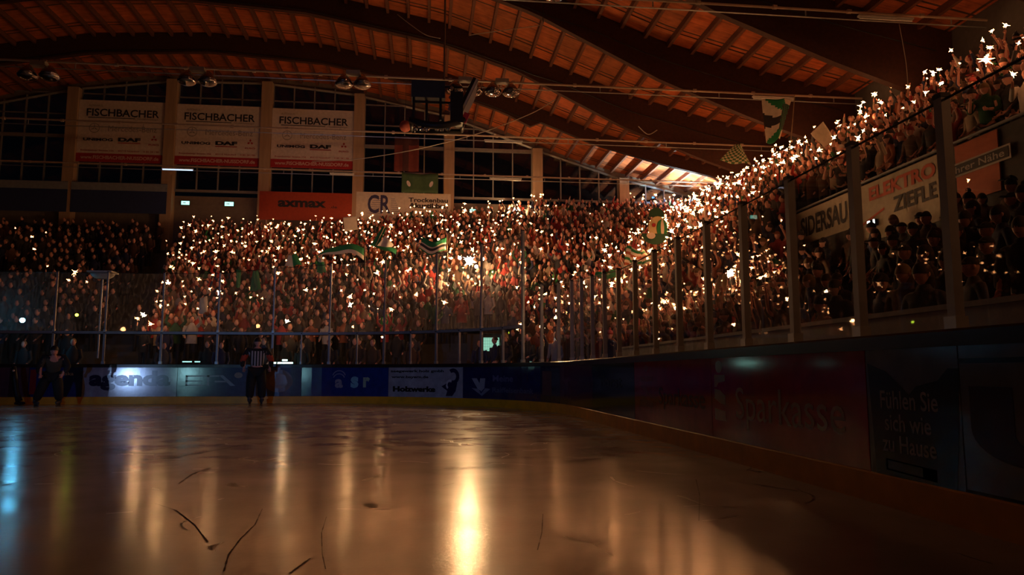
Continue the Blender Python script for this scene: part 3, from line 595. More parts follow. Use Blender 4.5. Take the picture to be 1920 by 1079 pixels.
# ---------------------------------------------------------------- exit signs and lamps
def exit_sign(px, py, Y=None, X=None, w=.42, label='', col=(.35, 1, .75), s=2.2):
    p = atY(px, py, Y) if Y else atX(px, py, X); o = empty('exit_sign', p, label, 'exit sign', 'lit exit signs'); rz = 0 if Y else pi/2
    o.rotation_euler.z = rz
    sg = -1 if Y else 1
    MB().box((0, 0, 0), (w, .08, w*.5)).build('sign_box', M_dark, o)
    if Y and Y > 45: MB().box((0, .1, 0), (.1, .14, .1)).build('bracket', M_dark, o)
    MB().box((0, -.045*1 if Y else .045, 0), (w*.92, .01, w*.44)).build('lit_panel', emis('exit_glow_%d' % int(s*10+col[0]*100), col, s), o)
    y_ = -.055 if Y else .055
    a = MB(); a.add([(-.3*w, y_, -.02), (-.05*w, y_, -.02), (-.05*w, y_, -.06), (.05*w, y_, 0), (-.05*w, y_, .06), (-.05*w, y_, .02), (-.3*w, y_, .02)], [(0, 1, 2, 3, 4, 5, 6)]); a.build('arrow', mat('exit_white', (.8, .9, .85), .5), o)
    return o
exit_sign(348, 381, Y=45.45, label='lit green exit sign under the windows, left one of the pair', w=.5); exit_sign(430, 383, Y=45.45, label='lit green exit sign under the windows, right one of the pair', w=.55)
exit_sign(887, 396, Y=45.45, label='lit exit sign above the crowd right of the white strip banner', w=.45)
exit_sign(1636, 419, X=11.35, w=.34, label='white lit exit sign under the side banners, left of the widest post', col=(.9, 1, .95), s=4)
exit_sign(1803, 444, X=11.35, w=.26, label='small turquoise exit sign just right of the widest glass post', col=(.15, .8, .6), s=2.2)
exit_sign(1857, 449, X=11.35, w=.26, label='small turquoise exit sign nearest the right edge', col=(.15, .8, .6), s=2.2)
def pole_sign(px, py, v, label):
    o = exit_sign(px, py, Y=v, w=.26, label=label, col=(.35, .85, .85), s=3); MB().tube([(0, .06, .0), (0, .06, -2.2)], .02, 5).build('pole', M_steel, o)
pole_sign(1378, 423, 27, 'small turquoise sign on a pole in the corner stand, left one'); pole_sign(1450, 426, 25, 'small turquoise sign on a pole in the corner stand, right one')
def glow(px, py, v, r, col, s, name, label, cat='lamp'):
    p = atY(px, py, v); o = MB().ball((0, 0, 0), r, 14, 9).build(name, emis(name+'_glow', col, s), loc=p, smooth=True); tag(o, label, cat)
    MB().tube([(0, r*.6, 0), (0, r+.06, 0)], [r*.7, r*.5], 10).build('lamp_housing', M_dark, o); return o
glow(42, 601, 25.6, .075, (.12, .62, 1), 110, 'cyan_lamp', 'bright cyan lamp behind the end glass at far left')
glow(144, 591, 26.2, .05, (.7, 1, .05), 10, 'green_lamp', 'tiny yellow green lamp behind the end glass')
p = atY(528, 681, 25.4); o = empty('counter_lamp', p, 'row of small cold lamps on the end boards right of the referee', 'lamp', 'cold lamps along the end boards')
for i, (dx, w) in enumerate([(-.26, .16), (-.06, .13), (.17, .28), (.34, .03)]): MB().box((dx, 0, 0), (w, .05, .05)).build('lit_tube', emis('counter_light', (.45, 1, .85), 6), o)
MB().box((.1, 0, .09), (.16, .05, .05)).build('lit_tube', emis('counter_light', (.45, 1, .85), 6), o)
p = atY(364, 680, 25.4); o = empty('counter_lamp', p, 'row of small cold lamps on the end boards left of the referee', 'lamp', 'cold lamps along the end boards')
for dx, w in [(-.22, .28), (.1, .16)]: MB().box((dx, 0, .02), (w, .05, .03)).build('lit_tube', emis('counter_light2', (.3, .9, .8), 2.5), o)
# ---------------------------------------------------------------- grandstand (terraces) round the end, the corner and the side
S_IN = 2.0; NROW = 28
def outer(s):
    p, n = path(s); t = 1e9
    if n[0] > 1e-6: t = min(t, (17.0-p[0])/n[0])
    if n[1] > 1e-6: t = min(t, (44.7-p[1])/n[1])
    return t
def cornerw(s): return max(0., 1-abs(s-.6*ARC)/(ARC*.55))
def lower_side(u, v): return v < 22.3 and u < 11.55
def stand_pt(s, t):
    p, n = path(s); so = outer(s); d = S_IN+(so-S_IN)*t; q = p+n*d
    full = .35+(8.85+1.15*cornerw(s)-1.0*min(1, max(0, (s-.75*ARC)/3)))*t
    if lower_side(q[0], q[1]):
        w = min(1, max(0, (q[1]-19.3)/3.0)); w = w*w*(3-2*w); lo = .35+max(0, q[0]-5.33)*.46; return q[0], q[1], lo+(full-lo)*w, n
    return q[0], q[1], full, n
st = MB(); sv = np.concatenate([np.arange(-16, 0, 1.), np.linspace(0, ARC, 25), np.arange(ARC+1, ARC+28, 1.)])
for r in range(NROW):
    t0, t1 = r/NROW, (r+1)/NROW
    for i in range(len(sv)-1):
        a = stand_pt(sv[i], t0); b = stand_pt(sv[i+1], t0); c1 = stand_pt(sv[i], t1); d1 = stand_pt(sv[i+1], t1)
        if len({lower_side(*q_[:2]) for q_ in (a, b, c1, d1)}) > 1 and min(q_[1] for q_ in (a, b, c1, d1)) < 20.8: continue
        za, zb = a[2], b[2]; dz = (c1[2]-a[2]); 
        st.add([(a[0], a[1], za-dz), (b[0], b[1], zb-dz), (b[0], b[1], zb), (a[0], a[1], za), (d1[0], d1[1], zb), (c1[0], c1[1], za)], [(0, 1, 2, 3), (3, 2, 4, 5)])
o = tag(st.build('grandstand', M_conc), 'stepped dark concrete standing terraces full of fans', 'grandstand')
rim = [on_path(s, .3, .12) for s in sv]; rim2 = [on_path(s, .3, S_IN+.3) for s in sv]
wk = MB(); n = len(sv); wk.add(rim+rim2, [(i, i+1, n+i+1, n+i) for i in range(n-1)]); wk.box((7.6, 5, .2), (7.9, 34.4, .2)); wk.box((7.2, 22.1, .2), (5, .3, .2)); wk.build('walkway', M_conc, o)
fc = MB().box((11.55, 5, 4.95), (.12, 34.5, 1.9)); fc.box((11.55, 22.25, 2.9), (.3, .3, 5.9)); fc.box((14.4, 22.2, 2.4), (5.6, .14, 4.6)); fc.build('balcony_front', M_conc, o)
MB().box((13.6, 5, .9), (.2, 34.5, 1.8)).build('back_wall', M_conc, o)
MB().tube([(11.5, -12, 5.98), (11.5, 22.3, 5.98)], .035, 6).build('balcony_rail', M_post, o)
bw = MB().box((4.85, 4, .93), (.08, 28, 1.22)); bw.box((4.85, 4, 1.56), (.14, 28, .05)); o2 = bw.build('bench_wall', mat('bench_wall_paint', (.30, .30, .30), .6)); tag(o2, 'low grey parapet behind the right-hand glass', 'low wall')
# side banners under the balcony rail
def side_ad(px0, px1, z0, z1, m, label, items):
    va, vb = atX(px0, 400, 11.45)[1], atX(px1, 300, 11.45)[1]; o = empty('balcony_banner', (11.44, (va+vb)/2, z0), label, 'banner', 'banners on the side balcony', -pi/2); w = va-vb; H = z1-z0
    MB().box((0, 0, H/2), (w, .03, H)).build('vinyl', m, o)
    for (t, x, z, h, ww, bd, mm) in items: flat_text(o, 'lettering', t, (x-.5)*w, z*H, h, ww*w, bd, mm)
    return o
side_ad(1492, 1588, 4.85, 5.86, mat('side_cream', (.60, .50, .36), .6), 'cream balcony banner lettered SIDERSAU in dark letters', [('SIDERSAU', .55, .5, .6, .86, .03, INK)])
o = side_ad(1612, 1778, 4.35, 5.86, mat('side_cream2', (.50, .40, .28), .6), 'cream balcony banner lettered ELEKTRO in red', [('ELEKTRO', .52, .80, .36, .74, .04, mat('side_red', (.55, .08, .03), .6)), ('ZIEFLE', .66, .48, .38, .46, .03, INK)])
MB().add([(-1.8, -.03, .45), (-.6, -.03, .75), (-.6, -.03, .69), (-1.8, -.03, .39)], [(0, 1, 2, 3)]).build('red_stroke', mat('side_red', (.55, .08, .03), .6), o)
o = side_ad(1800, 1875, 4.6, 5.86, mat('side_orange', (.50, .10, .03), .6), 'orange balcony banner with white bordered strip nearest the camera', [])
MB().box((-.1, -.03, .72), (2.1, .01, .3)).build('strip', mat('side_white', (.5, .42, .36), .6), o); MB().box((-.1, -.04, .72), (2.0, .01, .22)).build('strip_inset', INK, o)
flat_text(o, 'lettering', 'in Ihrer Nähe', -.1, .72, .15, 1.8, .01, mat('side_white', (.5, .42, .36), .6), -.05)
# portal with the lit doorway in the end stand
p = atY(922, 650, 28.0)
o = empty('stair_portal', (p[0], 28.0, .3), 'dark stair portal with a lit pale green doorway behind the end glass', 'portal')
MB().box((-.62, 0, 1.1), (.6, .15, 2.3)).build('side_wall', M_conc, o); MB().box((.75, 0, 1.1), (.8, .15, 2.3)).build('side_wall', M_conc, o); MB().box((.05, 0, 2.22), (2.2, .15, .22)).build('lintel', M_conc, o)
MB().box((0, .3, 1.0), (.62, .03, 1.98)).build('lit_door', emis('door_glow', (.38, .85, .62), .8), o)
g = MB()
for i in range(9): g.box((-.27+.0675*i, .27, 1.0), (.006, .01, 1.98))
for i in range(18): g.box((0, .27, .1+.11*i), (.6, .01, .006))
g.build('wire_glass_grid', mat('wire', (.15, .25, .2), .5), o)
MB().box((.57, -.09, 1.55), (.05, .02, .3)).build('lit_strip', emis('counter_light', (.45, 1, .85), 6), o)
# flood lamp under the roof by the far right corner
c = (15.3, 42.6, 10.4); o = empty('flood_lamp', c, 'cold flood lamp lighting the roof boards in the far right corner', 'lamp')
MB().box((0, 0, -.1), (.5, .3, .16)).build('housing', M_dark, o); MB().tube([(0, .1, -.1), (0, .5, -1.2)], .03, 6).build('bracket', M_dark, o)
la = lamp('flood_lamp_beam', 'SPOT', (c[0], c[1], c[2]+.12), 4500, (.80, 1, .98), .1, (pi, 0, 0), .35, R(125)); la.parent = o; la.location = (0, 0, .05)
bl = lamp('window_lamp_light', 'POINT', (14.2, 44.6, 12.1), 26, (.15, .5, 1), .06); wl_ = empty('window_lamp', (14.2, 44.9, 12.0), 'small blue lamp by the rightmost windows of the end wall', 'lamp'); MB().box((0, .12, 0), (.2, .12, .12)).build('housing', M_dark, wl_); MB().tube([(0, .15, 0), (0, .6, 0)], .02, 5).build('bracket', M_dark, wl_)
bl.parent = wl_; bl.location = (0, -.1, 0)
# ---------------------------------------------------------------- people
CLOTH = [('black', (.022, .02, .024)), ('dark grey', (.06, .055, .06)), ('dark brown', (.10, .05, .03)), ('dark green', (.02, .09, .04)), ('dark red', (.28, .03, .03)), ('navy', (.02, .03, .09)), ('beige', (.36, .26, .18)), ('white', (.52, .46, .42)), ('red', (.48, .05, .04)), ('rust', (.30, .09, .04)), ('bright green', (.03, .30, .10))]
CM = [mat('cloth_'+n.replace(' ', '_'), c, .85) for n, c in CLOTH]; CW = [20, 14, 12, 5, 10, 9, 8, 7, 6, 9, 1]
M_trous = mat('trousers_dark', (.025, .025, .032), .85); M_shoe = mat('shoe_black', (.012, .012, .012), .6); M_lip = mat('lip', (.38, .12, .10), .6); M_eye = mat('eye_dark', (.02, .012, .01), .3)
# arm poses: (right elbow, right wrist, left elbow, left wrist), facing -Y, right hand at -X
SH = ((-.19, .0, 1.42), (.19, .0, 1.42))
POSES = {
 'up_right': ((-.30, -.10, 1.55), (-.20, -.16, 1.82), (.27, -.02, 1.14), (.20, -.22, 1.06), 'right arm up'),
 'up_left': ((-.27, -.02, 1.14), (-.20, -.20, 1.02), (.30, -.10, 1.55), (.22, -.18, 1.80), 'left arm up'),
 'front': ((-.27, -.12, 1.18), (-.12, -.38, 1.38), (.26, -.08, 1.14), (.16, -.30, 1.12), 'hand forward'),
 'both_up': ((-.32, -.08, 1.58), (-.26, -.14, 1.86), (.32, -.08, 1.58), (.26, -.14, 1.84), 'both arms up'),
 'rest': ((-.26, .02, 1.13), (-.20, -.18, .95), (.26, .02, 1.13), (.20, -.18, .95), 'arms down')}
def skinmesh(chains, subd=1):
    """chains of (x,y,z,r); first vertex of the first chain is the root; shared points are merged"""
    bm = bmesh.new(); lay = bm.verts.layers.skin.verify(); idx = {}
    def gv(p):
        k = tuple(round(a, 4) for a in p[:3])
        if k not in idx:
            v = bm.verts.new(p[:3]); rr = p[3] if len(p) == 4 else (p[3], p[4]); v[lay].radius = (rr, rr) if not isinstance(rr, tuple) else rr; idx[k] = v
            if len(idx) == 1: v[lay].use_root = True
        return idx[k]
    for ch in chains:
        for a, b in zip(ch, ch[1:]):
            va, vb = gv(a), gv(b)
            if va is not vb and bm.edges.get((va, vb)) is None: bm.edges.new((va, vb))
    me = bpy.data.meshes.new('sk'); bm.to_mesh(me); bm.free(); o = bpy.data.objects.new('sk', me); COL.objects.link(o)
    o.modifiers.new('a', 'SKIN').use_smooth_shade = True
    if subd: m = o.modifiers.new('b', 'SUBSURF'); m.levels = subd; m.render_levels = subd
    dg = bpy.context.evaluated_depsgraph_get(); dg.update(); out = bpy.data.meshes.new_from_object(o.evaluated_get(dg))
    bpy.data.objects.remove(o); bpy.data.meshes.remove(me)
    V = [tuple(v.co) for v in out.vertices]; Fc = [tuple(p.vertices) for p in out.polygons]; bpy.data.meshes.remove(out); return V, Fc
def head_fn(p):
    x, y, z = p; f = max(0, -y)
    w = 1-.22*max(0, -z)**1.5; x *= w; y *= 1-.12*max(0, -z)
    y -= .16*math.exp(-((x/.16)**2+((z+.12)/.22)**2))*(f > .3)                      # nose
    y += .07*math.exp(-(((abs(x)-.38)/.2)**2+((z-.08)/.13)**2))*(f > .2)            # eye sockets
    y -= .05*math.exp(-((x/.35)**2+((z+.52)/.1)**2))*(f > .2)-.05*math.exp(-((x/.3)**2+((z+.9)/.2)**2))*(-1)*(f > .1)
    return (x, y, z)
def add_head(mb, c, sc=1., tilt=0., nu=18, nv=14):
    M3 = Matrix.Rotation(tilt, 3, 'X'); t = MB(); t.ball((0, 0, 0), (.078, .098, .122), nu, nv, 0, fn=head_fn)
    for k in (-1, 1): t.ball((k*.078, .012, -.005), (.014, .022, .034), 6, 5, 0)
    for k in (-1, 1): t.ball((k*.03, -.083, .012), (.012, .008, .008), 6, 4, 1)
    t.ball((0, -.088, -.058), (.024, .008, .008), 8, 4, 2)
    P = [tuple(Vector(c)+M3 @ Vector(p)*sc) for p in t.v]; mb.add(P, t.f, t.m); return M3
def add_hand(mb, w, e, grip=True, side=1):
    d = (Vector(w)-Vector(e)).normalized(); a = d.cross(Vector((0, 1, 0)));
    if a.length < .2: a = d.cross(Vector((1, 0, 0)))
    a.normalize(); b = a.cross(d).normalized(); w = Vector(w)
    mb.tube([w-d*.02, w+d*.03, w+d*.085], [.026, .036, .034], 7, 0, True, .55)
    for i, (o, L) in enumerate(zip((-.028, -.009, .010, .028), (.070, .080, .074, .058))):
        p = w+d*.085+a*o; q = p+d*L*.45-b*L*(.25 if grip else .05); r_ = q-b*L*(.5 if grip else .1)+d*L*(.0 if grip else .45)
        mb.tube([p, q, r_], [.010, .009, .007], 5, 0)
    t = w+d*.03+a*side*.034; mb.tube([t, t+d*.03+a*side*.02-b*.015, t+d*.05-b*.035], [.012, .010, .008], 5, 0)
def make_proto(pose, headgear, female=False):
    re, rw, le, lw, _ = POSES[pose]; P = {}
    sk = [[(0, .01, .95, .12), (0, .01, 1.12, .11), (0, .01, 1.32, .13), (0, .01, 1.43, .06), (0, .0, 1.50, .046), (0, -.005, 1.58, .046)],
          [(0, .01, 1.32, .13), (-.12, .01, 1.41, .07), (*SH[0], .056), (*re, .042), (*rw, .028)], [(0, .01, 1.32, .13), (.12, .01, 1.41, .07), (*SH[1], .056), (*le, .042), (*lw, .028)],
          [(0, .01, .95, .12), (-.095, .01, .86, .085), (-.10, 0, .5, .055), (-.105, .02, .09, .035), (-.11, -.10, .035, .03)], [(0, .01, .95, .12), (.095, .01, .86, .085), (.10, 0, .5, .055), (.105, .02, .09, .035), (.11, -.10, .035, .03)]]
    V, Fc = skinmesh(sk); b = MB().add(V, Fc, 0); add_head(b, (0, -.02, 1.655), 1, .06); add_hand(b, rw, re, pose != 'rest', 1); add_hand(b, lw, le, pose != 'rest', -1)
    P['body'] = b.mesh('spectator_body', [M_skin, M_eye, M_lip], True)
    def mid(a, c, t): return tuple(a[i]+(c[i]-a[i])*t for i in range(3))
    j = [[(0, .01, .84, .17), (0, .01, 1.0, .165), (0, .01, 1.15, .155), (0, .01, 1.32, .165), (0, .01, 1.45, .12), (0, .005, 1.52, .082), (0, .0, 1.555, .078)],
         [(0, .01, 1.32, .165), (-.12, .01, 1.40, .10), (*SH[0], .085), (*re, .065), (*mid(re, rw, .85), .048)], [(0, .01, 1.32, .165), (.12, .01, 1.40, .10), (*SH[1], .085), (*le, .065), (*mid(le, lw, .85), .048)]]
    V, Fc = skinmesh(j); V = [(x*1.08, y*.80+.002, z) for x, y, z in V]; P['jacket'] = MB().add(V, Fc).mesh('spectator_jacket', CM[0], True)
    tr = [[(0, .01, .93, .145), (-.10, .01, .82, .10), (-.105, 0, .5, .078), (-.108, .02, .12, .062)], [(0, .01, .93, .145), (.10, .01, .82, .10), (.105, 0, .5, .078), (.108, .02, .12, .062)]]
    V, Fc = skinmesh(tr); P['trousers'] = MB().add(V, Fc).mesh('spectator_trousers', M_trous, True)
    sh = MB()
    for k in (-1, 1): sh.ball((k*.11, -.05, .045), (.052, .14, .05), 10, 6); sh.box((k*.11, -.05, .012), (.09, .26, .024))
    P['shoes'] = sh.mesh('spectator_shoes', M_shoe, True)
    h = MB(); hc = (0, -.012, 1.665)
    if headgear == 'hair': h.ball(hc, (.088, .108, .128), 16, 8, 0, -.15, 1.); h.ball((0, .03, 1.64), (.084, .075, .11), 12, 8, 0)
    elif headgear == 'long_hair': h.ball(hc, (.090, .110, .130), 16, 8, 0, -.1, 1.); h.ball((0, .045, 1.58), (.095, .07, .18), 12, 9, 0)
    elif headgear == 'beanie': h.ball(hc, (.092, .112, .140), 16, 8, 0, .05, 1.); h.ball((0, 0, 1.825), .035, 8, 6, 0); h.tube([(0, -.012, 1.665), (0, -.012, 1.70)], [.098, .096], 16, 0)
    else: h.ball(hc, (.088, .108, .115), 16, 8, 0, .1, 1.); h.box((0, -.15, 1.70), (.13, .12, .012))
    P['head'] = h.mesh('spectator_'+headgear, M_hair, True); P['wr'] = rw; P['wl'] = lw; return P
def low_tpl(pose, hat):
    re, rw, le, lw, _ = POSES[pose]; b = MB(); mid = lambda a, c, t: tuple(a[i]+(c[i]-a[i])*t for i in range(3))
    b.ball((0, -.02, 1.655), (.082, .10, .122), 8, 6, 0, fn=head_fn)
    b.ball((0, .008, 1.672), (.092, .108, .128), 8, 4, 2 if hat else 1, .0 if hat else -.2, 1.)
    b.tube([(0, .01, .80), (0, .01, 1.1), (0, .01, 1.34), (0, .0, 1.46), (0, 0, 1.54)], [.20, .19, .22, .11, .06], 8, 3, False, .62)
    for e, w, sh in ((re, rw, SH[0]), (le, lw, SH[1])):
        b.tube([sh, e, mid(e, w, .88)], [.075, .055, .042], 6, 3, False); b.tube([mid(e, w, .85), w, tuple(w[i]+(w[i]-e[i])*.32 for i in range(3))], [.03, .03, .022], 5, 0)
    for k in (-1, 1): b.tube([(k*.09, .01, .9), (k*.1, 0, .5), (k*.105, .0, .02)], [.10, .07, .055], 5, 4, False)
    return b
# where people stand: rows of the stand
def spark_prob(x, y, p):
    if x < -40: return .5 if (-300 < x and 430 < y < 500) else 0.
    if x < 335:
        if x < 82 and 436 < y < 496: return .40
        if 134 < x < 178 and 526 < y < 546: return .5
        edge = np.interp(y, [390, 520, 620], [345, 300, 258])
        if x < edge: return .004
    edge = np.interp(y, [390, 520, 640], [345, 300, 255])
    if x < edge: return .004
    if 1040 < x < 1185 and y < 470: return .05 if y < 448 else .25
    if 1000 < x < 1130 and 478 < y < 540: return .10
    if x < 990: return .62 if y < 505 else (.62 if x < 430 else .20 if y < 622 else .03)
    if x < 560 and y < 430: return .35
    if x < 1500: return .56 if y < 440 else (.50 if y < 560 else .26)
    return .30
people = []
def px_of(x, y, z): return proj((x, y, z+1.7))[0]
PK = list(POSES)
for r in range(NROW):
    t = (r+.45)/NROW; s = -15.5; k = 0; off = RNG.uniform(0, .5)
    s += off
    while s < ARC+27:
        x, y, z, n = stand_pt(s, t); z = stand_pt(s, r/NROW)[2]; x2, y2, _, _ = stand_pt(s+.05, t)
        dl = max(.02, math.hypot(x2-x, y2-y)/.05); s += RNG.uniform(.44, .64)/dl
        jx, jy = RNG.uniform(-.08, .08, 2)
        low = lower_side(x, y)
        if y < 5 or (low and x > 11.1) or (not low and y < 22.3 and x < 11.95): continue
        if low and px_of(x, y, z) > 1500 and RNG.random() < .62: continue
        ax = np.interp(y, [26, 30, 45], [-10.2, -11.0, -13.9])
        if ax-1.35 < x < ax and y > 25: continue                                 # stair aisle
        if -2.0 < x-1.9 < 1.2 and y < 29.2 and y > 25: continue                    # portal
        px, py, dd = proj((x, y, z+1.7))
        if px < -250 or px > 1985 or py < -60 or dd < 1: continue
        if y > 25 and x < 2 and z < 1.15 and RNG.random() < .68: continue
        if px < np.interp(py, [390, 520, 640], [345, 300, 255]) and RNG.random() < .42: continue
        if x > 15.3 and min(abs(y-a_) for a_ in (10.9, 16.7, 22.5, 28.3, 34.1)) < .5: continue
        if RNG.random() < .05: continue
        people.append(dict(p=(x+jx, y+jy, z), n=n, px=px, py=py, d=dd, row=r, s=s, kind='stand'))
# people on the walkway under the balcony and behind the corner glass
for i in range(0):
    u = RNG.uniform(5.6, 11.0); v = RNG.uniform(9.5, 21.6); px, py, dd = proj((u, v, 2.0))
    if any(math.hypot(q['p'][0]-u, q['p'][1]-v) < .55 for q in people if q['kind'] == 'walk') or px > 1700: continue
    people.append(dict(p=(u, v, .3), n=np.array([1., 0.]), px=px, py=py, d=dd, row=0, s=0, kind='walk'))
for i in range(15):
    s = ARC+RNG.uniform(-7, 7); q = on_path(s, .3, RNG.uniform(1.0, 1.6)); px, py, dd = proj((q[0], q[1], 2))
    if -2.0 < q[0]-1.9 < .2: continue
    if any(math.hypot(o_['p'][0]-q[0], o_['p'][1]-q[1]) < .55 for o_ in people if o_['kind'] in ('walk', 'front')): continue
    people.append(dict(p=q, n=path(s)[1], px=px, py=py, d=dd, row=0, s=s, kind='front'))
for q in people:
    pr = spark_prob(q['px'], q['py'], q['p'])
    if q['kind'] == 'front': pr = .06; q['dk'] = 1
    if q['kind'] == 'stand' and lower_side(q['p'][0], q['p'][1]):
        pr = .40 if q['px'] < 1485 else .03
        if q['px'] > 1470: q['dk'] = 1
    if q['kind'] == 'walk': pr = .42 if q['px'] < 1480 else .05
    q['sp'] = RNG.random() < pr
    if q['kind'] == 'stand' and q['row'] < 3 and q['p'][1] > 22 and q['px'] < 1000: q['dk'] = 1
    q['pose'] = ['up_right', 'up_left', 'front', 'both_up'][RNG.choice(4, p=[.46, .3, .12, .12])] if q['sp'] else ['rest', 'front', 'up_right', 'both_up'][RNG.choice(4, p=[.62, .18, .1, .1])]
    q['c'] = int(RNG.choice(len(CLOTH), p=np.array(CW)/sum(CW))); q['hat'] = RNG.random() < .34; q['hc'] = int(RNG.choice(len(CLOTH), p=np.array(CW)/sum(CW)))
    if q['px'] < np.interp(q['py'], [390, 520, 640], [345, 300, 255]): q['c'] = int(RNG.choice([0, 0, 1, 2, 5])); q['hc'] = 0; q['hat'] = RNG.random() < .6; q['pose'] = q['pose'] if q['sp'] else 'rest'  # dark clothes and more hats stand in for shade on the left block
    if q.get('dk'): q['pose'] = q['pose'] if q['sp'] else 'rest'; q['c'] = int(RNG.choice([0, 0, 1, 2, 5])); q['hc'] = 0  # clothes forced dark to imitate shade on front and lower side rows
    q['rz'] = math.atan2(q['n'][1], q['n'][0])-pi/2+RNG.uniform(-.5, .5); q['sc'] = RNG.uniform(.93, 1.05)
inview = [q for q in people if 0 < q['px'] < 1920 and q['py'] > 0]
named = sorted(inview, key=lambda q: q['d'])[:296]; nid = set(id(q) for q in named)
def section(q):
    if q['kind'] == 'walk': return 'under side balcony'
    if q['kind'] == 'front': return 'behind low end glass'
    if q['p'][1] < 22.3: return 'lower side stand' if lower_side(q['p'][0], q['p'][1]) else 'upper side stand'
    return 'corner stand' if q['s'] < ARC*.95 else 'end stand'
cnt = {}
for q in sorted(named, key=lambda q: q['px']):
    k = (section(q), q['row']); cnt[k] = cnt.get(k, 0)+1; q['ord'] = cnt[k]
PROT = {}
HG = ['hair', 'long_hair', 'beanie', 'cap']
def mesh_of(pose, hg):
    if (pose, hg) not in PROT: PROT[(pose, hg)] = make_proto(pose, hg)
    return PROT[(pose, hg)]
def override(o, m): o.material_slots[0].link = 'OBJECT'; o.material_slots[0].material = m
def w2(q, lp):
    c_, s_ = cos(q['rz']), sin(q['rz']); sc_ = q['sc']; return np.array([q['p'][0]+(lp[0]*c_-lp[1]*s_)*sc_, q['p'][1]+(lp[0]*s_+lp[1]*c_)*sc_, q['p'][2]+lp[2]*sc_])
def burst(rad, nsp, lo=.35):
    mb = MB(); mb.ball((0, 0, 0), rad*.30, 6, 4)
    for i in range(nsp):
        d = Vector(RNG.normal(size=3)).normalized(); L = rad*RNG.uniform(lo, 1.0); a = d.orthogonal().normalized(); b = d.cross(a); w = rad*.12
        mb.add([tuple(a*w), tuple((b*.87-a*.5)*w), tuple((-b*.87-a*.5)*w), tuple(d*L)], [(0, 1, 3), (1, 2, 3), (2, 0, 3)])
    return mb
BUR = [burst(.10, 9) for _ in range(8)]; SPM = [M_sp_dim, M_spark, M_sp_strong]; BURM = {(k, j): b.mesh('spark_burst', SPM[j]) for k, b in enumerate(BUR) for j in range(3)}
def spark_level(q): return 0 if q['px'] < 560 or lower_side(q['p'][0], q['p'][1]) else (1 if q['px'] < 1050 else 2)  # emission level picked by zone to shape the hall light
WIRE = MB().tube([(0, 0, -.17), (0, 0, 0)], .004, 4).mesh('sparkler_wire', M_steel)
def hand_tip(q):
    re, rw, le, lw, _ = POSES[q['pose']]; w, e = (lw, le) if q['pose'] == 'up_left' else (rw, re)
    return w2(q, tuple(w[i]+(w[i]-e[i])*.30 for i in range(3)))
sparks = []
for q in people:
    if q['sp']:
        near = .62 if lower_side(q['p'][0], q['p'][1]) else 1.; h = hand_tip(q); dirv = np.array([RNG.uniform(-.35, .35), RNG.uniform(-.35, .35), 1]); dirv /= np.linalg.norm(dirv)
        sparks.append(dict(h=h, d=dirv, tip=h+dirv*.17, r=near*float(np.clip(RNG.lognormal(-.05, .38), .5, 2.0)), q=q))
for i, q in enumerate(named):
    hg = HG[2 if q['hat'] and i % 3 else (3 if q['hat'] else i % 2)]; P = mesh_of(q['pose'], hg); sec = section(q); cn = CLOTH[q['c']][0]
    if q['kind'] == 'stand': lb = f"spectator in {cn} jacket, {POSES[q['pose']][4]}, {sec} {ordi(q['row']+1)} row, {ordi(q['ord'])} from left"
    else: lb = f"spectator in {cn} jacket, {POSES[q['pose']][4]}, {sec}, {ordi(q['ord'])} from left"
    o = obj('spectator', P['body'], None, q['p']); o.rotation_euler = (0, 0, q['rz']); o.scale = (q['sc'],)*3
    tag(o, lb, 'person', 'spectators '+('in the ' if q['kind'] == 'stand' else '')+sec)
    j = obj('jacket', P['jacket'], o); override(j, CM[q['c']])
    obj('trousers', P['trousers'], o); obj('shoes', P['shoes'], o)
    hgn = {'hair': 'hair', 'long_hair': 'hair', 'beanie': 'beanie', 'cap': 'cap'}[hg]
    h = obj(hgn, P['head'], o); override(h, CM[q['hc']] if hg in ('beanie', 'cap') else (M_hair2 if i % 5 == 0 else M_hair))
ns = sorted([s_ for s_ in sparks if 0 < s_['q']['px'] < 1920 and s_['q']['py'] > 0], key=lambda s_: s_['q']['d'])[:290]
nsid = set(id(s_) for s_ in ns); cnt = {}
for s_ in sorted(ns, key=lambda s_: s_['q']['px']): 
    k = (section(s_['q']), s_['q']['row']); cnt[k] = cnt.get(k, 0)+1; s_['ord'] = cnt[k]
for i, s_ in enumerate(ns):
    q = s_['q']; sec = section(q)
    o = obj('sparkler', WIRE, None, s_['tip']); o.rotation_euler = Vector(s_['d']).to_track_quat('Z', 'Y').to_euler()
    lb = f"burning sparkler held in the {sec}, {ordi(q['row']+1)} row, {ordi(s_['ord'])} from left" if q['kind'] == 'stand' else f"burning sparkler {sec}, {ordi(s_['ord'])} from left"
    tag(o, lb, 'sparkler', 'sparklers '+('in the ' if q['kind'] == 'stand' else '')+sec)
    b = obj('spark_burst', BURM[(i % 8, spark_level(q))], o); b.scale = (s_['r'],)*3
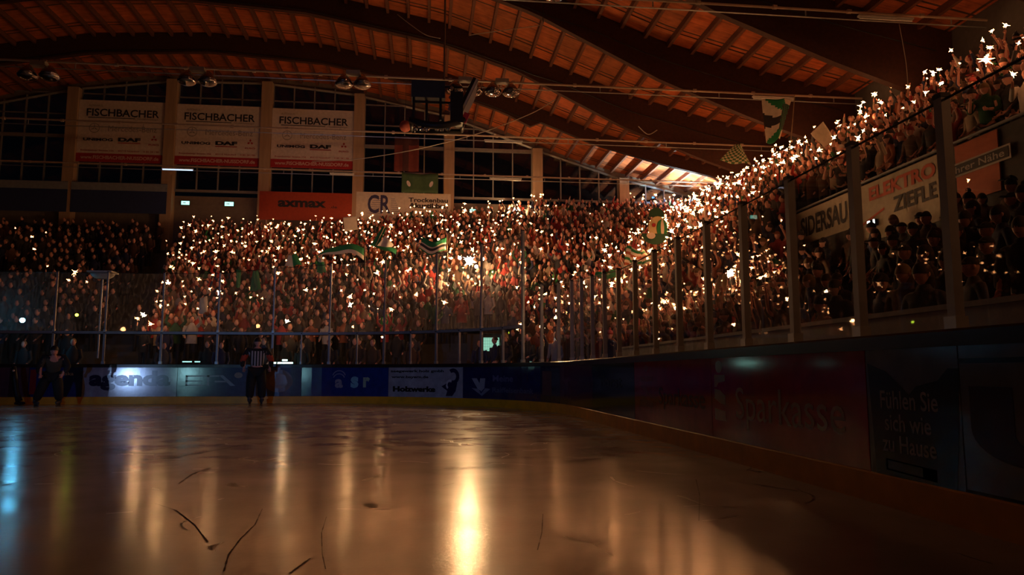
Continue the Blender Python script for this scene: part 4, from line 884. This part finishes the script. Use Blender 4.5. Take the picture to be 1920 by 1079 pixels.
# the rest of the crowd and of the sparklers, too many to count: one object each
TPL = {(p, h): low_tpl(p, h) for p in POSES for h in (0, 1)}
VV, FF, MI = [], [], []; nv = 0
for q in people:
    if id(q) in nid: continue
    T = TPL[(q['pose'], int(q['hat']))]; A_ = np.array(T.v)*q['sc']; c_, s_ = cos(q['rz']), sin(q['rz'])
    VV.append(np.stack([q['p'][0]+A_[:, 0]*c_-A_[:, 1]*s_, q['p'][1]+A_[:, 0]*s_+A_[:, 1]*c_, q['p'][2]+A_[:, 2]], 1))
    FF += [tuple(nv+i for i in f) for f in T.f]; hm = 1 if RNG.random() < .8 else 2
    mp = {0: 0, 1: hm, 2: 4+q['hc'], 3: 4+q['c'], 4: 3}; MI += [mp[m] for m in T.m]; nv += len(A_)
me = bpy.data.meshes.new('crowd'); me.from_pydata(np.concatenate(VV).tolist(), [], FF)
for m in [M_skin, M_hair, M_hair2, M_trous]+CM: me.materials.append(m)
me.polygons.foreach_set('material_index', MI); me.polygons.foreach_set('use_smooth', [True]*len(FF)); me.update()
tag(obj('crowd', me), 'dense crowd of distant fans filling the end and corner stands', 'crowd', kind='stuff')
sm = MB()
for i, s_ in enumerate(sparks):
    if id(s_) in nsid: continue
    B = BUR[int(RNG.integers(8))]; a = RNG.uniform(0, 6.28); c_, n_ = cos(a)*s_['r'], sin(a)*s_['r']; t = s_['tip']
    sm.add([(t[0]+x*c_-y*n_, t[1]+x*n_+y*c_, t[2]+z*s_['r']) for x, y, z in B.v], B.f, spark_level(s_['q'])); sm.tube([s_['h'], t], .004, 3, 3)
tag(sm.build('distant_sparklers', SPM+[M_steel]), 'mass of burning sparklers held up by the distant crowd', 'sparklers', kind='stuff')
# large flares
for px, py, v, r, lb in [(880, 489, 31.5, .19, 'brightest flare burning above the high end glass'), (966, 396, 43.5, .15, 'bright flare at the top of the end stand'), (1369, 513, 17, .085, 'bright flare beside the lit white sheet in the corner stand')]:
    p = atY(px, py, v); b = burst(r*1.7, 26, .5); b.ball((0, 0, 0), r*.8, 12, 8); o = MB().tube([(0, 0, -.5), (0, 0, -.05)], .02, 6).build('flare', M_dark, loc=p); tag(o, lb, 'flare', 'large flares'); bb = b.build('flame', M_flare, o)
for px, py, v in [(905, 486, 31.8), (862, 484, 31.4), (893, 500, 31.2)]:  # extra flares added to widen the glow of the brightest one
    p = atY(px, py, v); b = burst(.12, 12, .5); b.ball((0, 0, 0), .07, 10, 6); o = MB().tube([(0, 0, -.4), (0, 0, -.03)], .01, 5).build('flare', M_dark, loc=p)
    tag(o, 'smaller flare added beside the brightest one to widen its glow', 'flare', 'small flares added by the brightest one'); b.build('flame', M_flare, o)
M_fl2 = emis('bright_sparkler_light', (1, .50, .20), 170)  # brighter sparklers added to streak the ice and light the corner
for px, py, v, lb in [(718, 633, 25.6, 'low by the end boards left of the doorway'), (657, 572, 27.5, 'behind the scuffed glass under the striped flag'), (538, 603, 27.2, 'right of the referee behind the end glass'), (411, 549, 28, 'under the hanging green cloths'),
    (316, 531, 28.5, 'at the edge of the unlit aisle'), (1021, 634, 22.6, 'low behind the corner glass'), (1226, 566, 19.5, 'behind the middle corner panes'), (268, 590, 27.4, 'lowest by the unlit aisle'), (560, 432, 40, 'high in the end stand under the orange strip'), (1455, 548, 19.8, 'right of the lit white sheet'), (1330, 400, 28.5, 'in the upper corner stand'), (1430, 350, 31, 'near the top of the corner stand')]:
    p = atY(px, py, v); b = burst(.08 if py > 620 else .13, 14, .45); o = MB().tube([(0, 0, -.35), (0, 0, -.02)], .008, 5).build('added_sparkler', M_dark, loc=p); tag(o, 'bright sparkler added for its light, '+lb, 'added_sparkler', 'bright sparklers added among the crowd'); b.build('flame', M_fl2, o)
# ---------------------------------------------------------------- flags, sheets
def plane_pts(corners, v):           # four picture corners (tl, tr, br, bl) standing in the plane y = v
    return [np.array(atY(x, y, v)) for x, y in corners]
def flag(corners, v, mats, mfn, label, wave=.12, nw=2., nx=16, ny=8, pole=None, bow=0., name='fan_flag', cat='flag', uv=False, grp=None):
    P = plane_pts(corners, v); c = sum(P)/4; P = [p-c for p in P]; o = empty(name, c, label, cat, grp)
    def fn(i, j, w, h):
        p = (P[3]*(1-i)+P[2]*i)*(1-j)+(P[0]*(1-i)+P[1]*i)*j
        return (p[0], p[1]+wave*sin(nw*pi*i+j*1.5), p[2]+bow*sin(pi*i)+wave*.4*sin(nw*pi*i*1.3+1))
    cloth('fabric', 1, 1, nx, ny, fn, mats, mfn, o, uv=uv)
    if pole:
        a, b = [np.array(atY(x, y, v-.05))-c for x, y in pole]; MB().tube([a, b], .018, 6).build('pole', mat('pole_wood', (.35, .25, .15), .6), o)
    return o
G3 = [GRN, FWH, FBK]
flag([(597, 478), (682, 466), (682, 489), (594, 484)], 30.5, G3, lambda i, j: 0 if j > .32 else 1, 'green and white flag waving low, left one of the group', .18, 2, 18, 8, [(684, 462), (686, 520)], .28)
flag([(718, 424), (724, 430), (708, 462), (694, 462)], 33, G3, lambda i, j: 0, 'narrow folded green flag standing upright above the crowd', .08, 1, 8, 8, [(722, 424), (700, 470)], grp=None)
flag([(722, 442), (738, 460), (732, 466), (706, 463)], 32.8, G3, lambda i, j: 1, 'small cream pennant beside the folded green flag', .05)
flag([(702, 462), (744, 468), (742, 478), (706, 466)], 32.5, G3, lambda i, j: 0, 'thin green flag trailing below the cream pennant', .08, bow=.05)
flag([(792, 445), (837, 445), (836, 470), (785, 468)], 31.5, G3, lambda i, j: 0 if j > .62 else (1 if j > .48 else (2 if j > .25 else (1 if j > .12 else 0))), 'green white and black striped flag right of the group', .12, 2, 16, 10, [(838, 442), (839, 490)], -.18)
flag([(474, 508), (484, 508), (490, 544), (468, 546)], 27.8, G3, lambda i, j: 0, 'green cloth hanging over the end glass right of the unlit aisle', .04)
flag([(596, 484), (606, 486), (612, 512), (594, 512)], 29.5, G3, lambda i, j: 1 if j > .7 else 0, 'green and white cloth hanging under the low waving flag', .05)
flag([(443, 505), (452, 508), (450, 540), (443, 540)], 28, G3, lambda i, j: 0, 'thin green cloth hanging beside the larger green cloth', .03)
flag([(374, 560), (388, 556), (389, 586), (372, 590)], 27.6, G3, lambda i, j: 1, 'pale cream sheet behind the end glass at left', .05, grp=None)
flag([(540, 480), (556, 476), (566, 498), (534, 500)], 31, G3, lambda i, j: 1 if i < .5 else 0, 'small cream and green flag among sparklers left of the large flag', .08)
SH_ = mat('paper_sheet', (.70, .60, .46), .7)
flag([(643, 408), (668, 405), (671, 431), (646, 434)], 38, [SH_], lambda i, j: 0, 'square cream paper sheet held up at the top of the end stand', .01, name='paper_sheet', cat='sheet')
flag([(1544, 228), (1564, 261), (1546, 278), (1520, 251)], 23.6, [SH_], lambda i, j: 0, 'tilted cream paper sheet held up at the top of the corner stand', .02, name='paper_sheet', cat='sheet')
flag([(1650, 268), (1655, 265), (1664, 288), (1659, 291)], 15.6, [SH_], lambda i, j: 0, 'small rolled white paper in the upper side stand', .01, name='paper_sheet', cat='sheet')
flag([(1350, 516), (1362, 512), (1362, 545), (1338, 553)], 16.8, [SH_], lambda i, j: 0, 'crumpled white sheet lit by the flare behind the corner glass', .05, 3, name='paper_sheet', cat='sheet')
# large flag with rays, crest and green corner
def ray_mf(i, j):
    a = math.degrees(math.atan2(j-.5, 1.08-i))
    if i > .66 and .22 < j < .86: return 2 if (int(i*26)+int(j*22)) % 3 else 0
    if abs(a) < 9: return 2
    if a < 0: return 1 if a > -26 else (0 if a > -62 else 1)
    return 1 if a < 26 else (0 if a < 50 else 1)
flag([(1431, 186), (1487, 186), (1462, 262), (1437, 270)], 24.5, G3, ray_mf, 'big hanging flag with green and white rays under the tube light', .12, 2, 26, 22, [(1490, 178), (1480, 300)])
checker('checker_cloth', (.62, .58, .40), (.06, .16, .05), 11)
flag([(1380, 272), (1392, 272), (1411, 314), (1350, 302)], 26.5, [MATS['checker_cloth']], lambda i, j: 0, 'green and cream checkered flag above the corner stand', .12, 2, 20, 14, [(1412, 312), (1418, 345)], .05, uv=True)
# round banner with scarf ends: green cap above cream field, dark bowl below
c = atY(1233, 428, 26.0); o = empty('round_banner', c, 'tall oval fan banner with green top, cream field and dark green bowl', 'flag')
def disc(name, m, cx, cz, rx, rz, y, a0=0, a1=2*pi):
    P = [(cx+rx*cos(a0+(a1-a0)*k/20), y, cz+rz*sin(a0+(a1-a0)*k/20)) for k in range(21)]; b = MB().add(P, [tuple(range(21))]); q = b.build(name, m, o); sd = q.modifiers.new('t', 'SOLIDIFY'); sd.thickness = .02
disc('top_field', mat('deep_green', (.02, .08, .04), .8), 0, .42, .30, .36, .06, .0, pi)
disc('cream_field', mat('cream_cloth', (.62, .50, .25), .75), .02, .02, .36, .42, 0)
disc('green_field', GRN, .16, -.02, .2, .34, -.03); disc('cream_stripe', FWH, .17, 0, .06, .32, -.05)
disc('bowl', mat('deep_green', (.02, .08, .04), .8), -.12, -.22, .50, .40, -.07, pi, 2*pi)
disc('printed_face', FWH, -.28, -.30, .16, .12, -.10); disc('printed_mark', RED, -.15, .1, .07, .07, -.05)
MB().tube([(0, .05, .3), (0, .05, -1.6)], .02, 6).build('pole', M_dark, o)
flag([(1178, 462), (1232, 478), (1262, 500), (1170, 506)], 24.6, [GRN, FWH, mat('flag_rust', (.4, .10, .05), .8)], lambda i, j: [1, 2, 1, 0][int(j*8+i*2) % 4], 'crumpled striped cloth below the tall oval banner', .18, 3, 22, 16)
flag([(1118, 512), (1158, 506), (1160, 524), (1116, 520)], 22.9, G3, lambda i, j: 0, 'dark green cloth in the corner stand', .1)
flag([(336, 680), (340, 676), (358, 712), (350, 716)], 25.9, G3, lambda i, j: 1, 'x') if False else None
# red-shirted people in the unlit part are ordinary spectators; dish lamp on the left glass post
p = atY(193, 513, 25.0); o = empty('dish_lamp', p, 'unlit dish lamp on a pole at the left end glass', 'lamp')
d = MB().ball((0, 0, 0), (.36, .3, .2), 20, 8, 0, -.9, 0.); d.build('dish', mat('dish_white', (.5, .48, .42), .5), o, smooth=True); MB().tube([(0, 0, -.18), (0, 0, -2.7)], .03, 8).build('pole', M_steel, o)
MB().box((0, 0, .03), (.74, .6, .05)).build('rim', mat('dish_white', (.5, .48, .42), .5), o)
# ---------------------------------------------------------------- the two officials on the ice
def stripe_mat():
    m = mat('striped_cloth', (.5, .5, .5), .8); n = m.node_tree; b = n.nodes['Principled BSDF']; tc = n.nodes.new('ShaderNodeTexCoord'); sx = n.nodes.new('ShaderNodeSeparateXYZ')
    n.links.new(tc.outputs['Object'], sx.inputs[0]); q = n.nodes.new('ShaderNodeMath'); q.operation = 'MULTIPLY'; q.inputs[1].default_value = 13; n.links.new(sx.outputs[0], q.inputs[0])
    f = n.nodes.new('ShaderNodeMath'); f.operation = 'FRACT'; n.links.new(q.outputs[0], f.inputs[0]); g = n.nodes.new('ShaderNodeMath'); g.operation = 'GREATER_THAN'; g.inputs[1].default_value = .5; n.links.new(f.outputs[0], g.inputs[0])
    mx = n.nodes.new('ShaderNodeMix'); mx.data_type = 'RGBA'; mx.inputs[6].default_value = (.015, .015, .018, 1); mx.inputs[7].default_value = (.42, .41, .43, 1); n.links.new(g.outputs[0], mx.inputs[0]); n.links.new(mx.outputs[2], b.inputs['Base Color']); return m
def official(loc, rz, J, label, stripes=True, scl=1.):
    o_sk = [[(*J['pel'], .12), (*J['wai'], .11), (*J['che'], .13), (*J['nek'], .06), (*J['hb'], .05)],
            [(*J['che'], .13), (*J['sr'], .06), (*J['er'], .045), (*J['wr'], .03)], [(*J['che'], .13), (*J['sl'], .06), (*J['el'], .045), (*J['wl'], .03)],
            [(*J['pel'], .12), (*J['hr'], .09), (*J['kr'], .06), (*J['ar'], .04)], [(*J['pel'], .12), (*J['hl'], .09), (*J['kl'], .06), (*J['al'], .04)]]
    V, Fc = skinmesh(o_sk, 2); b = MB().add(V, Fc, 0); add_head(b, J['head'], 1, J.get('tilt', 0), 24, 18); add_hand(b, J['wr'], J['er'], True, 1); add_hand(b, J['wl'], J['el'], True, -1)
    o = b.build('person', [M_skin, M_eye, M_lip], None, loc, (0, 0, rz), True); o.scale = (scl,)*3; tag(o, label, 'person', None)
    mid = lambda a, c, t: tuple(a[i]+(c[i]-a[i])*t for i in range(3))
    hem = tuple(J['pel'][i]+(0, 0, .0)[i] for i in range(3))
    V, Fc = skinmesh([[(*hem, .165), (*J['wai'], .165), (*J['che'], .18), (*mid(J['che'], J['nek'], .7), .10)],
        [(*J['che'], .18), (*J['sr'], .10), (*J['er'], .078), (*mid(J['er'], J['wr'], .9), .055)], [(*J['che'], .18), (*J['sl'], .10), (*J['el'], .078), (*mid(J['el'], J['wl'], .9), .055)]], 2)
    cx, cy_ = J['che'][0], J['che'][1]; V = [((x-cx)*1.12+cx, (y-cy_)*.85+cy_, z) for x, y, z in V]
    js = MB(); jm = [1]*len(Fc)
    # sleeves and yoke dark, armband orange
    for k, f in enumerate(Fc):
        z = sum(V[i][2] for i in f)/len(f); x = sum(V[i][0] for i in f)/len(f)
        if z > J['che'][2]+.04: jm[k] = 2
        if abs(x) > .235: jm[k] = 3 if J['er'][2]-.05 < z < J['er'][2]+.12 and stripes else 2
    js.add(V, Fc, jm).build('striped_shirt' if stripes else 'shirt', [mat('shirt_black', (.015, .015, .018), .8), stripe_mat() if stripes else mat('shirt_olive', (.07, .065, .045), .8), mat('shirt_yoke', (.012, .012, .014), .8), mat('armband', (.5, .06, .02), .7)], o, smooth=True)
    tr = [[(*J['pel'], .185), (*J['hr'], .155), (*J['kr'], .135), (*J['ar'], .105)], [(*J['pel'], .185), (*J['hl'], .155), (*J['kl'], .135), (*J['al'], .105)]]
    V, Fc = skinmesh(tr, 2); MB().add(V, Fc).build('trousers', mat('official_trousers', (.012, .012, .014), .85), o, smooth=True)
    for a, k in ((J['ar'], J.get('fr', 0)), (J['al'], J.get('fl', 0))):
        Mz = Matrix.Rotation(k, 3, 'Z'); s = MB(); P = MB().ball((0, -.05, .0), (.05, .15, .06), 12, 8); P.box((0, -.05, -.075), (.006, .29, .05)); P.box((0, -.05, -.045), (.03, .22, .03)); P.tube([(0, .03, 0), (0, .03, .12)], [.055, .05], 10)
        s.add([tuple(Mz @ Vector(p)+Vector((a[0], a[1], .105))) for p in P.v], P.f); s.build('skate', mat('skate_black', (.05, .05, .055), .4), o, smooth=True)
    h = Vector(J['head']); hm = MB().ball(tuple(h+Vector((0, .005, .03))), (.105, .125, .125), 20, 10, 0, -.1, 1.); hm.build('helmet', M_dark, o, smooth=True); return o
c = atY(478, 760, 21.4); cc = np.array([0, 0, EYE])+ray(479, 759)*(-EYE/ray(479, 759)[2])
J = dict(pel=(0, 0, 1.0), wai=(0, 0, 1.18), che=(0, -.01, 1.40), nek=(0, 0, 1.56), hb=(0, -.01, 1.63), head=(0, -.02, 1.71), sr=(-.21, 0, 1.50), er=(-.33, .02, 1.24), wr=(-.34, -.10, 1.0), sl=(.21, 0, 1.50), el=(.33, .02, 1.24), wl=(.34, -.06, 1.0),
         hr=(-.10, 0, .93), kr=(-.15, -.01, .55), ar=(-.16, .02, .15), hl=(.10, 0, .93), kl=(.15, -.01, .55), al=(.16, .02, .15), fr=.2, fl=-.2)
official((cc[0], cc[1], 0), YAW*0+math.atan2(cc[1], cc[0])-pi/2+pi, J, 'referee in striped shirt with orange armbands standing still seen from behind', True, 1.10)
cc = np.array([0, 0, EYE])+ray(94, 757)*(22.9/ray(94, 757)[1])
J = dict(pel=(0, .05, .90), wai=(.02, -.02, 1.05), che=(.03, -.16, 1.24), nek=(.04, -.27, 1.37), hb=(.04, -.32, 1.42), head=(.04, -.36, 1.49), tilt=.25, sr=(-.17, -.20, 1.32), er=(-.26, -.24, 1.06), wr=(-.24, -.38, .86), sl=(.24, -.18, 1.32), el=(.34, -.14, 1.08), wl=(.26, -.20, .88),
         hr=(-.10, .04, .84), kr=(-.22, -.08, .50), ar=(-.34, .0, .15), hl=(.10, .04, .84), kl=(.17, -.06, .5), al=(.20, .05, .15), fr=.5, fl=-.3)
official((cc[0], min(cc[1], 24.1), 0), .35, J, 'bent linesman in dull olive shirt with legs apart by the left end boards', False, 1.05)
# hockey stick like dark post and gate at the far left of the end boards
p = atY(28, 752, 23.9); o = MB().tube([(0, 0, 1.15), (.05, 0, .8), (.12, 0, .4), (.22, 0, .12)], [.06, .085, .08, .1], 8).build('padded_post', M_dark, loc=(p[0]-.1, 23.9, 0), smooth=True)
tag(o, 'dark slanting padded post leaning by the end boards at far left', 'post'); MB().ball((.03, -.06, 1.02), .035, 8, 6).build('reflector', mat('reflector', (.8, .8, .75), .2, .5), o)
MB().ball((.24, 0, .06), (.16, .12, .06), 10, 6).build('base', M_dark, o)
